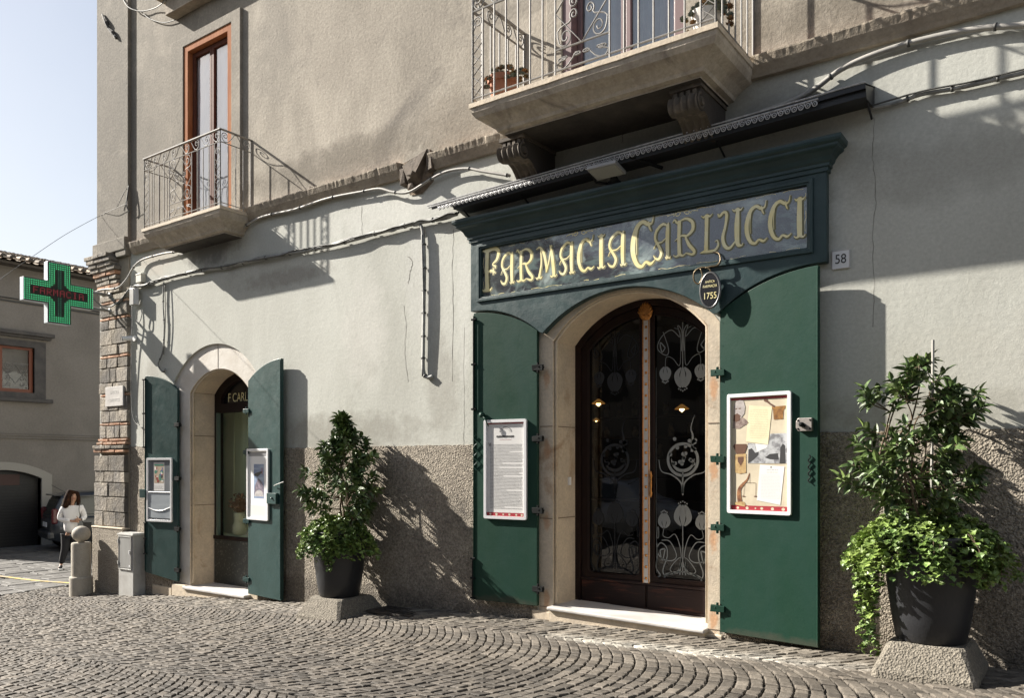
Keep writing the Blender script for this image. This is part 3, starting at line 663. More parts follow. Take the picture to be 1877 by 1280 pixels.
m = MB(); T = tL[1]; c = [T(.70, .0, 1.03), T(.84, 0, 1.03), T(.84, 0, 1.17), T(.70, 0, 1.17), T(.70, .04, 1.03), T(.84, .04, 1.03), T(.84, .04, 1.17), T(.70, .04, 1.17)]
m.add(c, [(0, 3, 2, 1), (4, 5, 6, 7), (0, 1, 5, 4), (1, 2, 6, 5), (2, 3, 7, 6), (3, 0, 4, 7)]); m.obj('lock_box', M_teal, tL[0], bev=.004)
# steel lock plate and chain on the tall right shutter
T = sR[1]; m = MB(); ua, ub, za, zb = .735, .875, 1.86, 1.975
pl = [(ua+.02, za), (ub, za), (ub, zb), (ua+.02, zb), (ua, zb-.03), (ua, za+.03)]
n = 6; m.v = [T(u, 0, z) for u, z in pl] + [T(u, .035, z) for u, z in pl]; m.f = [tuple(range(n, 2*n))] + [(i, (i+1) % n, n+(i+1) % n, n+i) for i in range(n)]; m.m = [0]*7
m.obj('lock_plate', mat('worn_steel', (.33, .30, .28), .45, .6, bump=((40, .001),)), sR[0], bev=.004)
m = MB(); m.lathe([(0, -.03), (.02, -.028), (.022, 0)], T(.79, .04, 1.917), 14, ax='y'); 
for u, z in ((.755, 1.955), (.755, 1.88), (.86, 1.955), (.86, 1.88)): m.lathe([(0, -.006), (.008, -.004), (.008, 0)], T(u, .036, z), 8, ax='y')
m.tube([T(.775, .055, 1.93), T(.825, .055, 1.90)], .012, 6); m.obj('keyhole_cover', M_iron, sR[0], smooth=True)
m = MB(); q = [T(.845 + .012*math.sin(i*1.3), .012, 1.65-.012*i) for i in range(21)]; m.tube(q, .006, 5); m.obj('chain', M_iron, sR[0])
m = MB(); q = [T(.835-.02*math.sin(i*.9)*(.5+i/20), .012, 1.86-.018*i) for i in range(21)]; T = sL[1]
q = [T(.80+.025*math.sin(i*1.1), .014, 1.90-.019*i) for i in range(22)]; m.tube(q, .005, 5); m.obj('chain', M_green, sL[0])

# ---- main glazed door ------------------------------------------
D_ = bpy.data.objects.new('entrance_door', None); link(D_); D_.parent = B
cx = -3.845; Rz = 1.115; cz = 3.325 - Rz
def top(x, r): return cz + math.sqrt(max(0, r*r-(x-cx)**2))
fr_out = [(-4.72+.0, .0), (-2.97, .0)] + [(x, top(x, Rz)) for x in [lerp(-2.97, -4.72, i/24) for i in range(25)]]
inn = [(-4.655, .04), (-3.035, .04)] + [(x, top(x, Rz-.07)) for x in [lerp(-3.035, -4.655, i/24) for i in range(25)]]
m = MB(); m.prism(fr_out, .455, .56, holes=[inn[::-1]]); m.obj('frame', M_wood, D_, bev=.008)
def gl_hole(x0, x1, r): 
    n = 14; pts = [(x0+.05, .37), (x1-.05, .37), (x1-.015, .385), (x1, .42)] + [(lerp(x1, x0, i/n), top(lerp(x1, x0, i/n), r)) for i in range(n+1)] + [(x0, .42), (x0+.015, .385)]
    return pts
for (p, q, h0, h1) in ((-4.652, -3.847, -4.56, -3.925), (-3.843, -3.038, -3.765, -3.13)):
    out = [(p, .03), (q, .03)] + [(lerp(q, p, i/14), top(lerp(q, p, i/14), Rz-.073)) for i in range(15)]
    o = MB(); o.prism(out, .485, .54, holes=[gl_hole(h0, h1, Rz-.165)[::-1]]); lf = o.obj('door_leaf', M_wood, D_, bev=.006)
    # inner bead
    g = gl_hole(h0, h1, Rz-.165); m = MB(); m.tube([(x, .484, z) for x, z in g + [g[0]]], .009, 6); m.obj('glazing_bead', M_wood, lf, smooth=True)
    m = MB(); m.prism(gl_hole(h0-.02, h1+.02, Rz-.15), .512, .514, back=False, sides=False); m.obj('pane', G_dark, lf)
    m = MB(); m.box(p+.01, q-.012, .468, .485, .035, .28); m.box(p, q, .462, .488, .285, .315); m.obj('kick_panel', M_kick, lf, bev=.004)
# brass studded strip with shell
m = MB(); m.box(cx-.035, cx+.035, .462, .486, .31, 3.14); m.obj('centre_strip', M_marble, D_, bev=.003)
m = MB()
for x in (cx-.034, cx+.034): m.tube([(x, .459, .31), (x, .459, 3.14)], .006, 6)
for k in range(23):
    z = .36+k*.1215; m.add([(cx+a*.014, .460, z+b_*.014) for a, b_ in ((-1, -1), (1, -1), (1, 1), (-1, 1))] + [(cx, .444, z)], [(0, 1, 4), (1, 2, 4), (2, 3, 4), (3, 0, 4)])
m.obj('brass_studs', M_brass, D_)
m = MB(); n = 9
for k in range(n):
    a = lerp(-1.15, 1.15, k/(n-1)); L_ = .125 + .02*math.cos(a)
    c0 = Vector((cx, .448, 3.145)); e = c0 + Vector((math.sin(a)*L_*.72, 0, math.cos(a)*L_))
    m.tube([c0, c0.lerp(e, .4)+Vector((0, -.008, 0)), c0.lerp(e, .8)+Vector((0, -.008, 0)), e], .01, 8, rs=[.006, .011, .016, .009])
m.tube(cr([(cx-.04, .448, 3.13), (cx-.025, .44, 3.155), (cx, .438, 3.14), (cx+.025, .44, 3.155), (cx+.04, .448, 3.13)], 4), .014, 8)
m.prism([(cx+.078*math.sin(a)*(1 if a < 6 else 1), 3.19+.088*math.cos(a)) for a in [i*math.pi/12 for i in range(24)]][::-1], .449, .462)
m.obj('brass_shell', M_brass, D_, smooth=True)
m = MB()
for x, zz in ((-3.785, 1.36),): m.tube([(x, .455, zz+d_) for d_ in (-.14, -.1, -.05, 0, .05, .1, .14)], .01, 8, rs=[.006, .016, .009, .014, .009, .016, .006]); m.tube([(x, .485, zz-.09), (x, .455, zz-.09)], .007); m.tube([(x, .485, zz+.09), (x, .455, zz+.09)], .007)
m.obj('handle', M_brass, D_, smooth=True)
# etched ornament
M_etch = mat('etched_glass', (.17, .185, .19), .8)
def etch(x0, x1, name, strength):
    W_ = x1-x0; xc = (x0+x1)/2; S = MB()
    def f(x, z): return Vector((x, .5065, z))
    def st(pts, w0=.008, w1=None, n=6):
        for sx in (1, -1):
            p = cr([(xc+sx*a*W_/2, z) for a, z in pts], n); ws = [lerp(w0, w1 if w1 is not None else w0, i/(len(p)-1)) for i in range(len(p))]
            S.ribbon(p, ws, f)
            if all(abs(a) < 1e-6 for a, z in pts): break
    def disc(a, z, rx, rz, both=True, n=14):
        for sx in ((1, -1) if both else (1,)):
            S.add([f(xc+sx*a*W_/2+rx*math.cos(2*math.pi*i/n), z+rz*math.sin(2*math.pi*i/n)) for i in range(n)], [tuple(range(n)) if sx == 1 else tuple(range(n))])
    def tulip(a, z, s, up=1, both=True):
        for sx in ((1, -1) if both else (1,)):
            c = xc+sx*a*W_/2
            for k in (-1, 0, 1):
                pts = cr([(c+k*.018*s, z), (c+k*.065*s, z+up*.07*s), (c+k*.05*s, z+up*.15*s), (c+k*.022*s, z+up*.21*s)], 5)
                S.ribbon(pts, [s*(.012+.05*math.sin(math.pi*i/(len(pts)-1))) for i in range(len(pts))], f)
            for k in (-2, -1, 0, 1, 2):
                q = (c+k*.022*s, z+up*(.245-.012*abs(k))*s); S.add([f(q[0]+.009*math.cos(t), q[1]+.009*math.sin(t)) for t in [i*math.pi/4 for i in range(8)]], [tuple(range(8))])
    # lower ornament
    tulip(0, .93, 1.05, 1, False); tulip(.66, .90, .75)
    st([(0, .42), (0, .93)], .010)
    st([(.66, .90), (.70, .82), (.5, .80), (.28, .84), (.12, .74), (.05, .60), (.10, .50), (.25, .43)], .006, .012)
    st([(.10, .42), (.06, .60), (.16, .44), (.45, .47), (.10, .60), (.03, .50)], .012, .008)
    st([(.0, .455), (.35, .44), (.62, .40), (.70, .46), (.55, .60), (.58, .70), (.80, .74), (.92, .66), (.75, .58), (.40, .56), (.22, .62), (.45, .76), (.75, .77)], .014, .010)
    st([(.62, .68), (.80, .66), (.72, .56), (.62, .68)], .014); st([(.94, .78), (.90, .62), (.95, .48), (.80, .40), (.92, .37), (.68, .36), (.60, .41), (.35, .43)], .008, .022)
    st([(.86, .90), (.86, .80), (.92, .80), (.90, .90), (.86, .90)], .007)
    # centre bouquet
    n = 40
    S.ribbon([(xc+.165*math.cos(t), 1.62+.165*math.sin(t)) for t in [2*math.pi*i/n for i in range(n+1)]], [.030]*(n+1), f)
    S.ribbon([(xc+.125*math.cos(t), 1.63+.125*math.sin(t)) for t in [math.pi+math.pi*i/n for i in range(n+1)]], [.006+.03*math.sin(math.pi*i/n) for i in range(n+1)], f)
    er = random.Random(4)
    for k in range(22): disc(er.uniform(-.5, .5), 1.66+er.uniform(-.11, .2), .02, .02, False)
    for sx in (1, -1): 
        S.ribbon(cr([(xc, 1.27), (xc+sx*.02, 1.38), (xc+sx*.12, 1.46), (xc+sx*.24, 1.50), (xc+sx*.27, 1.62)], 6), [lerp(.02, .008, i/24) for i in range(25)], f)
    S.ribbon(cr([(xc, 1.25), (xc, 1.4), (xc+.0, 1.5)], 6), [.016]*13, f)
    S.ribbon(cr([(xc+.10, 1.70), (xc+.11, 1.86), (xc+.09, 1.95), (xc+.13, 2.08)], 6), [lerp(.03, .004, i/18) for i in range(19)], f)
    # upper ornament (hanging tulips)
    tulip(0, 2.58, 1.0, -1, False); tulip(.62, 2.60, .7, -1)
    st([(0, 2.58), (0, 3.05)], .009); st([(.62, 2.60), (.58, 2.70), (.35, 2.68), (.12, 2.60), (.07, 2.75), (.10, 2.95), (.3, 3.0)], .006)
    st([(.05, 2.75), (.03, 2.95), (.18, 3.02), (.10, 2.90), (.4, 2.98), (.75, 2.92), (.9, 2.80), (.6, 2.72), (.5, 2.78), (.7, 2.97)], .010, .008)
    st([(.62, 2.80), (.8, 2.86), (.74, 2.76), (.62, 2.80)], .012)
    st([(.93, .42), (.95, 1.2), (.93, 1.35), (.95, 1.5), (.95, 2.6)], .004)
    S.obj('etching', mat(name, strength, .8), D_)
etch(-3.765, -3.13, 'etched_glass', (.075, .083, .088)); etch(-4.56, -3.925, 'etched_glass_dim', (.015, .016, .018))
# small intercom on the left jamb
m = MB(); m.box(-4.722, -4.70, .30, .345, 1.34, 1.43); m.obj('bell_plate', M_white, B, bev=.003)

# ---- interior of the shop --------------------------------------
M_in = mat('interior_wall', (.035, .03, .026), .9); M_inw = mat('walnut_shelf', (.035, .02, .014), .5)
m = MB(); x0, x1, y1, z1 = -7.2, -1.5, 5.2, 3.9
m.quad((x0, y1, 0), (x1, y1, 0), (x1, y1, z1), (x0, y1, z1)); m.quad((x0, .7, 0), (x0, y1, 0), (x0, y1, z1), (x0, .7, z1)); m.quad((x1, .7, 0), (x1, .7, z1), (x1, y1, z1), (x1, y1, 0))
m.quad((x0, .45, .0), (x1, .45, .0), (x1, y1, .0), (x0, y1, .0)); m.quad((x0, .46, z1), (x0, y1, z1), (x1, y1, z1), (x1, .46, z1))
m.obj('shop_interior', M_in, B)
m = MB(); m.box(-6.6, -2.2, 3.0, 3.55, 0, 1.05)
for z in (1.3, 1.65, 2.0, 2.35): m.box(-7.0, -1.8, 4.8, 5.15, z, z+.03)
for x in (-6.9, -6.0, -5.1, -4.2, -3.3, -2.4): m.box(x, x+.05, 4.78, 5.15, 1.0, 2.8)
m.obj('shop_fittings', M_inw, B)
jr = random.Random(5); M_jar = mat('glazed_jar', (.55, .52, .44), .25, col2=(.2, .25, .3), nscale=9, world=True)
jm = None
for z in (1.33, 1.68, 2.03, 2.38):
    x = -6.8
    while x < -1.9:
        if jr.random() < .7:
            if jm is None:
                m = MB(); m.lathe([(0, 0), (.05, 0), (.055, .1), (.03, .16), (.035, .2), (0, .22)], (0, 0, 0), 10); jm = m.obj('glazed_jar', M_jar, None, smooth=True, loc=(0, 0, 0)); q = jm
            else: q = jm.copy(); link(q)
            q.location = (x, 4.95, z); q.scale = (1, 1, jr.uniform(.85, 1.15)); tag(q, 'small glazed jar on the dark shelves inside behind the glazed door', 'jar', 'jars on the shop shelves')
        x += jr.uniform(.2, .34)
M_lampg = mat('lit_lamp', (1, .7, .35), .5, emit=(1, .55, .2), estr=9)
for px, py, yy in ((1097, 738, 3.0), (1250, 748, 3.0), (1093, 770, 4.3)):
    p = W(px, py, yy); l = empty('wall_lamp', p, {1097: 'small lit amber lamp glowing behind the left leaf of the glazed door', 1250: 'small lit amber lamp glowing behind the right leaf of the glazed door', 1093: 'fainter small amber light just below the lamp seen in the left door leaf'}[px], 'lamp', 'lamps inside the shop')
    m = MB(); s_ = 1 if py < 760 else .6
    m.lathe([(.0, .02*s_), (.03*s_, .0), (.035*s_, -.03*s_), (0, -.06*s_)], p, 10); m.obj('bulb', M_lampg, l, smooth=True)
    m = MB(); m.lathe([(.015, .05*s_), (.04*s_, .03*s_), (.09*s_, -.005), (.1*s_, -.02)], p, 14); m.obj('lamp_shade', mat('amber_shade', (.12, .06, .015), .5, emit=(1, .45, .1), estr=.12), l, smooth=True)

# ---- display window in the small doorway -----------------------
V = bpy.data.objects.new('display_window', None); link(V); V.parent = B
m = MB(); ax0, ax1 = -11.53, -10.05
fo = arched(ax0, ax1, -.36, 2.70, .33, 20)
m.prism(fo, .47, .56, holes=[[(-11.42, .42), (-11.42, 2.40), (-10.16, 2.40), (-10.16, .42)], arched(-11.36, -10.22, 2.54, 2.64, .27, 14)[::-1]]); m.obj('frame', M_wood, V, bev=.006)
m = MB(); m.quad((-11.44, .52, .40), (-10.14, .52, .40), (-10.14, .52, 2.42), (-11.44, .52, 2.42)); m.obj('pane', G_green, V)
m = MB(); m.prism(arched(-11.38, -10.2, 2.52, 2.64, .28, 14), .53, .54); m.obj('transom', mat('black_glass', (.012, .012, .014), .12), V)
m = MB(); m.box(-11.52, -10.06, .44, .50, .37, .43); m.obj('sill', M_brown if False else M_wood, V, bev=.006)
m = MB(); m.box(-11.50, -10.08, .452, .47, -.34, .365); m.obj('marble_panel', mat('dark_speckled_marble', (.022, .026, .024), .3, col2=(.12, .12, .10), nscale=26, lo=.55, hi=.66, world=True), V)
m = MB(); m.box(-11.46, -11.41, .45, .5, .43, 2.4); m.obj('metal_strip', mat('green_metal', (.12, .17, .15), .35, .5), V)
text_obj('F CARLUCCI', 'gold_lettering', .20, M_gold, V, face_front(-10.80+7, .522, 2.63), sx=.8)
m = MB(); m.quad((-12.2, .92, .3), (-9.8, .92, .3), (-9.8, .92, 2.5), (-12.2, .92, 2.5)); m.quad((-12.2, .562, .42), (-9.8, .562, .42), (-9.8, .92, .42), (-12.2, .92, .42)); m.quad((-12.2, .562, 2.49), (-12.2, .92, 2.49), (-9.8, .92, 2.49), (-9.8, .562, 2.49))
m.quad((-12.2, .56, .3), (-12.2, .92, .3), (-12.2, .92, 2.5), (-12.2, .56, 2.5)); m.quad((-9.8, .56, .3), (-9.8, .56, 2.5), (-9.8, .92, 2.5), (-9.8, .92, .3)); m.tube([(-11.62, .90, .42), (-11.62, .90, 2.48)], .012, 6); m.tube([(-11.25, .90, .42), (-11.25, .90, 2.48)], .012, 6)
m.obj('display_lining', mat('sage_lining', (.55, .60, .46), .8, col2=(.66, .69, .55), nscale=2, stretch=(3, 1, .4), world=True), V)
vs = empty('flower_vase', (-11.22, .72, .43), 'cream ceramic vase of dried brown flowers inside the small display window', 'vase')
c = (-11.22, .72, .43); m = MB(); m.lathe([(0, 0), (.09, 0), (.115, .05), (.115, .14), (.085, .19), (.085, .22), (.095, .34), (.085, .36)], c, 20)
for sg in (1, -1): m.tube(cr([(c[0]+sg*.09, c[1], c[2]+.33), (c[0]+sg*.14, c[1], c[2]+.29), (c[0]+sg*.13, c[1], c[2]+.22), (c[0]+sg*.09, c[1], c[2]+.2)], 4), .012)
m.obj('vase_body', mat('cream_ceramic', (.62, .58, .46), .35), vs, smooth=True)
m = MB(); vr = random.Random(6)
for k in range(300):
    a = vr.uniform(0, 6.28); e = vr.uniform(.1, 1.2); r_ = vr.uniform(.1, .34)
    p = Vector((c[0]+r_*math.sin(e)*math.cos(a), c[1]+.3*r_*math.sin(e)*math.sin(a), c[2]+.34+r_*math.cos(e)))
    if k % 6 == 0: m.tube([(c[0], c[1], c[2]+.3), p], .004, 4)
    q = Vector((vr.gauss(0, 1), vr.gauss(0, 1), vr.gauss(0, 1))).normalized()*.03; s_ = q.orthogonal().normalized()*.014
    m.add([p-q, p+s_, p+q, p-s_], [(0, 1, 2, 3)])
m.obj('dried_flowers', mat('dried_flower', (.20, .10, .06), .9), vs)
# ================================================================= SHOP SIGN
S = empty('shop_sign', (-3.8, 0, 3.7), 'long dark blue-green wooden fascia with gold FARMACIA CARLUCCI lettering over the main door', 'shop sign')
def A(cx0, z0, cx1, z1, side, n=14):
    out = []
    return out
def quarter(x0, z0, x1, z1, n=14):                 # arc rising from (x0,z0) with zero slope at (x1,z1)
    L_ = abs(x1-x0); dh = z1-z0; r = (L_*L_+dh*dh)/(2*dh)
    return [(lerp(x0, x1, i/n), z1 - r + math.sqrt(max(0, r*r-(x1-lerp(x0, x1, i/n))**2))) for i in range(n+1)]
bot = [(-5.79, 3.325)] + quarter(-4.84, 3.0, -5.72, 3.325)[::-1] + arc(-4.80, -2.885, 2.985, .37) + quarter(-2.84, 2.985, -1.93, 3.325) + [(-1.86, 3.325)]
m = MB(); m.prism(bot + [(-1.86, 4.26), (-5.79, 4.26)], -.085, 0, holes=[[(-5.66, 3.45), (-5.66, 4.045), (-2.00, 4.045), (-2.00, 3.45)]]); m.obj('board', M_sign, S, bev=.006)
m = MB(); m.prism([(-5.69, 3.42), (-1.97, 3.42), (-1.97, 4.075), (-5.69, 4.075)], -.105, -.06, holes=[[(-5.655, 3.455), (-5.655, 4.04), (-2.005, 4.04), (-2.005, 3.455)]])
m.prism([(-5.66, 3.45), (-2.0, 3.45), (-2.0, 4.045), (-5.66, 4.045)], -.095, -.045, holes=[[(-5.635, 3.472), (-5.635, 4.022), (-2.025, 4.022), (-2.025, 3.472)]])
m.obj('moulding_frame', M_sign, S, bev=.005)
# architrave lines and cornice
def sweep(prof, xa, xb, name, mt, par):                # profile (y, z) with returned ends: overhang grows with the profile
    m = MB(); y0 = prof[0][0]; n = len(prof)
    for (y, z) in prof: o_ = -y - .085; m.v += [(xa-o_, 0, z), (xa-o_, y, z), (xb+o_, y, z), (xb+o_, 0, z)]
    for k in range(n-1):
        for j in range(3): m.f.append((4*k+j, 4*k+j+1, 4*k+5+j, 4*k+4+j)); m.m.append(0)
    m.f.append((4*(n-1), 4*(n-1)+1, 4*(n-1)+2, 4*(n-1)+3)); m.m.append(0); m.f.append((3, 2, 1, 0)); m.m.append(0)
    m.obj(name, mt, par, bev=0)
sweep([(-.085, 4.105), (-.10, 4.11), (-.10, 4.145), (-.115, 4.15), (-.115, 4.175), (-.13, 4.19), (-.145, 4.225), (-.175, 4.26), (-.205, 4.275), (-.21, 4.285), (-.21, 4.30), (-.235, 4.315), (-.24, 4.335), (-.24, 4.36), (-.0, 4.372)], -5.79, -1.86, 'cornice', M_sign, S)
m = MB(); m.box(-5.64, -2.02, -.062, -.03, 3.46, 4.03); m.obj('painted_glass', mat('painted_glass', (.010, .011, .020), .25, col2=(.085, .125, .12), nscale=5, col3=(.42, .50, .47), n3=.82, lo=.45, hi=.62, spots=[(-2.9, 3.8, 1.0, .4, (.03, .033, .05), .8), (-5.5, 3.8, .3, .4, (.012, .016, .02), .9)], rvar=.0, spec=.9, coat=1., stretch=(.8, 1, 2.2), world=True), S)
MATS['painted_glass'].node_tree.nodes['Principled BSDF'].inputs['Coat Roughness'].default_value = .03
MATS['painted_glass'].node_tree.nodes['Principled BSDF'].inputs['Coat IOR'].default_value = 1.62
# lettering: every glyph is strokes (x, y, width) in a unit box
def hw(*p): return list(p)
def serif(x, y, w=.10, up=1, s=.16):                       # little wavy foot
    return [(x-s, y+up*.05, .02), (x-s*.55, y, .07), (x, y+up*.035, .10), (x+s*.55, y, .07), (x+s, y+up*.06, .015)]
GL = {
 'F': (.42, [[(.30, 1.0, .16), (.27, .5, .15), (.30, .0, .17)], serif(.28, .03, s=.27), [(.05, .97, .04), (.3, .95, .12), (.65, .98, .13), (.88, .9, .13), (.80, .72, .10), (.58, .62, .05), (.72, .56, .07), (.70, .50, .02)], [(.34, .46, .08), (.55, .47, .09), (.75, .40, .02)], [(.60, .55, .02), (.62, .46, .07), (.60, .36, .02)]]),
 'A': (.62, [[(.86, 1.0, .04), (.82, .85, .15), (.80, .4, .16), (.82, .08, .14)], serif(.84, .03, s=.16), [(.82, .9, .06), (.55, .98, .11), (.22, .84, .11), (.12, .62, .10), (.30, .42, .11), (.46, .22, .12), (.34, .05, .11), (.14, .07, .07), (.02, .17, .02)], [(.04, .34, .02), (.2, .48, .05), (.5, .5, .055), (.78, .62, .03)]]),
 'R': (.66, [[(.28, .98, .15), (.26, .5, .14), (.28, .05, .15)], serif(.28, .03, s=.26), [(.0, .95, .02), (.08, 1.02, .06), (.18, .93, .08), (.3, .92, .06)], [(.25, .95, .05), (.55, 1.0, .09), (.80, .88, .13), (.82, .68, .13), (.62, .55, .09), (.40, .55, .04)], [(.08, .45, .02), (.3, .55, .05), (.5, .56, .07), (.56, .45, .09), (.68, .28, .13), (.88, .10, .12), (.80, .02, .09), (.55, .08, .04), (.5, .03, .02)]]),
 'M': (.60, [[(.22, .96, .05), (.26, .5, .08), (.15, .08, .12)], serif(.14, .04, s=.17), [(.0, .93, .03), (.2, .97, .08), (.40, .75, .13), (.52, .35, .11), (.5, .18, .03)], [(.78, .98, .05), (.66, .55, .07), (.52, .2, .07)], [(.70, .99, .04), (.80, .7, .14), (.88, .25, .16), (.9, .06, .14)], serif(.88, .03, s=.17)]),
 'C': (.60, [[(.92, 1.08, .02), (.86, .92, .06), (.70, .90, .11), (.50, .97, .12), (.28, .88, .14), (.13, .62, .16), (.12, .35, .16), (.25, .12, .13), (.45, .04, .10), (.62, .12, .08), (.8, .07, .09), (.97, .14, .02)], [(.70, .95, .08), (.78, .8, .06), (.84, .74, .02)], [(.30, .82, .02), (.25, .6, .03), (.26, .3, .02)]]),
 'I': (.34, [[(.5, .98, .16), (.48, .5, .19), (.5, .04, .18)], serif(.5, .96, up=1, s=.42), serif(.5, .03, s=.46)]),
 'L': (.50, [[(.36, .98, .15), (.34, .5, .14), (.32, .06, .16)], serif(.36, .95, s=.30), [(.0, .02, .02), (.2, .04, .09), (.5, .03, .10), (.78, .04, .10), (.95, .14, .08), (.92, .28, .05), (.78, .26, .02)]]),
 'U': (.74, [[(.0, .98, .03), (.06, .90, .09), (.25, .99, .10), (.36, .90, .12), (.30, .6, .10), (.2, .32, .13), (.28, .10, .14), (.48, .02, .11), (.72, .18, .05)], [(.82, 1.0, .12), (.78, .6, .20), (.80, .12, .17), (.96, .04, .07), (1.02, .1, .02)], serif(.8, .97, s=.22)]),
}
LET = [('F', 883, 918, 455, 534), ('A', 917, 943, 463, 522), ('R', 946, 980, 457, 516), ('M', 983, 1019, 450, 511), ('A', 1024, 1053, 444, 504), ('C', 1057, 1090, 437, 499), ('I', 1094, 1110, 431, 493), ('A', 1113, 1148, 425, 490),
       ('C', 1155, 1202, 404, 492), ('A', 1197, 1230, 410, 477), ('R', 1233, 1278, 401, 470), ('L', 1283, 1318, 393, 463), ('U', 1316, 1361, 386, 456), ('C', 1364, 1408, 376, 449), ('C', 1407, 1452, 367, 441), ('I', 1454, 1478, 363, 437)]
gold, shade = MB(), MB()
for ch, pa, pb, pt, pbm in LET:
    pc = (pa+pb)/2; x0, x1 = W(pa, pt, -.062).x, W(pb, pt, -.062).x; zt, zb = W(pc, pt, -.062).z, W(pc, pbm, -.062).z; H = zt-zb
    for si, stq in enumerate(GL[ch][1]):
        p = cr(stq, 7)
        for mbq, ex, dy, ox in ((shade, .018, -.0626-.00003*si, .007), (gold, 0, -.0640-.00003*si, 0)):
            mbq.ribbon([(x0+(x1-x0)*a+ox, zb+H*b_-ox*.6) for a, b_, c_ in p], [max(.005, c_*H*.66)+ex for a, b_, c_ in p], lambda a, b_, yy=dy: Vector((a, yy, b_)))
# scrolled border line
br = random.Random(8)
for (xa, za, xb, zb) in ((-5.60, 4.005, -2.06, 4.005), (-5.60, 3.485, -2.06, 3.485), (-5.615, 3.5, -5.615, 3.99), (-2.045, 3.5, -2.045, 3.99)):
    n = int(math.hypot(xb-xa, zb-za)/.03); seg = []
    for i in range(n+1):
        t = i/n; wv = .006*math.sin(i*.9)+br.uniform(-.003, .003); c = (lerp(xa, xb, t)+(wv if xa == xb else 0), lerp(za, zb, t)+(0 if xa == xb else wv))
        if br.random() < .28:
            if len(seg) > 2: gold.ribbon(seg, [br.uniform(.002, .006) for _ in seg], lambda a, b_: Vector((a, -.0638, b_)))
            seg = []
        else: seg.append(c)
    if len(seg) > 2: gold.ribbon(seg, [.004]*len(seg), lambda a, b_: Vector((a, -.0638, b_)))
for cxq in (-4.35, -3.2): 
    for sx in (1, -1): gold.ribbon(cr([(cxq+sx*.16, 3.99), (cxq+sx*.10, 4.0), (cxq+sx*.05, 3.975), (cxq+sx*.02, 4.0), (cxq+sx*.05, 4.01), (cxq+sx*.09, 3.98)], 5), [.008]*26, lambda a, b_: Vector((a, -.0639, b_)))
shade.obj('letter_shading', M_golddk, S); gold.obj('gold_lettering', M_gold, S)

# ================================================================= METAL CANOPY
M_can = mat('black_sheet', (.02, .021, .023), .5, .2, bump=((9, .003),), world=True)
M_trim = mat('grey_trim', (.52, .52, .53), .5, .1, col2=(.30, .30, .30), nscale=30, world=True)
K = empty('metal_canopy', (-3.8, -.2, 4.6), 'long narrow black metal canopy with pierced grey scalloped edging above the shop fascia', 'canopy')
ca, cb, pc = -6.16, -1.49, .34
def cz_(x): return lerp(4.535, 4.66, (x-ca)/(cb-ca))
m = MB()
for i in range(25):
    x = lerp(ca, cb, i/24); z = cz_(x); e = .003*math.sin(i*1.7)
    m.v += [(x, 0, z+.115), (x, -pc, z+.012+e), (x, -pc, z-.030+e), (x, -pc+.01, z-.03), (x, -pc+.012, z+.0), (x, 0, z+.10)]
for i in range(24):
    for j in range(5): m.f.append((i*6+j, (i+1)*6+j, (i+1)*6+j+1, i*6+j+1)); m.m.append(0)
m.f += [(0, 1, 2, 3, 4, 5), (149, 148, 147, 146, 145, 144)]; m.m += [0, 0]
m.obj('sheet', M_can, K)
m = MB(); m.add([(cb, -pc, cz_(cb)+.01), (cb, 0, cz_(cb)+.11), (cb, 0, cz_(cb)-.08), (cb, -pc+.04, cz_(cb)-.10)], [(0, 3, 2, 1)])
for xx in (ca+.35, -5.0, -3.9, -2.8, cb-.02):
    z = cz_(xx); m.box(xx-.012, xx+.012, -pc+.03, 0, z-.02, z+.0); m.tube([(xx, -.01, z-.16), (xx, -pc+.05, z-.03)], .010, 6)
m.add([(ca+.3, -pc+.03, cz_(ca+.3)-.012), (cb, -pc+.03, cz_(cb)-.012), (cb, -pc+.03, cz_(cb)-.085), (ca+.3, -pc+.03, cz_(ca+.3)-.085)], [(0, 3, 2, 1)])
m.add([(ca+.3, -pc+.03, cz_(ca+.3)-.085), (cb, -pc+.03, cz_(cb)-.085), (cb, -.02, cz_(cb)-.06), (ca+.3, -.02, cz_(ca+.3)-.06)], [(0, 1, 2, 3)])
m.obj('bracket', M_can, K)
m = MB(); nS = 74; xe = -1.86
for k in range(nS):
    x = lerp(ca+.1, xe, k/nS); w_ = (xe-ca-.1)/nS; z = cz_(x)-.014
    # pierced pendant: ring with small drop and link
    cx_, cz2 = x+w_*.5, z-.030
    m.tube([(cx_+.019*math.cos(t), -pc-.004, cz2+.019*math.sin(t)) for t in [i*math.pi/5 for i in range(11)]], .0055, 4, cap=False)
    m.lathe([(0, -.004), (.007, -.002), (.007, 0)], (cx_, -pc-.003, cz2), 6, ax='y')
    m.tube([(x, -pc-.004, z+.0), (x, -pc-.004, z-.026)], .006, 4)
m.tube([(ca-.04, -pc-.004, cz_(ca)-.004), (xe, -pc-.004, cz_(xe)-.010)], .009, 6)
m.tube([(ca-.06, -pc-.004, cz_(ca)+.02), (cb, -pc-.004, cz_(cb)+.02)], .007, 6)
m.obj('scalloped_trim', M_trim, K)

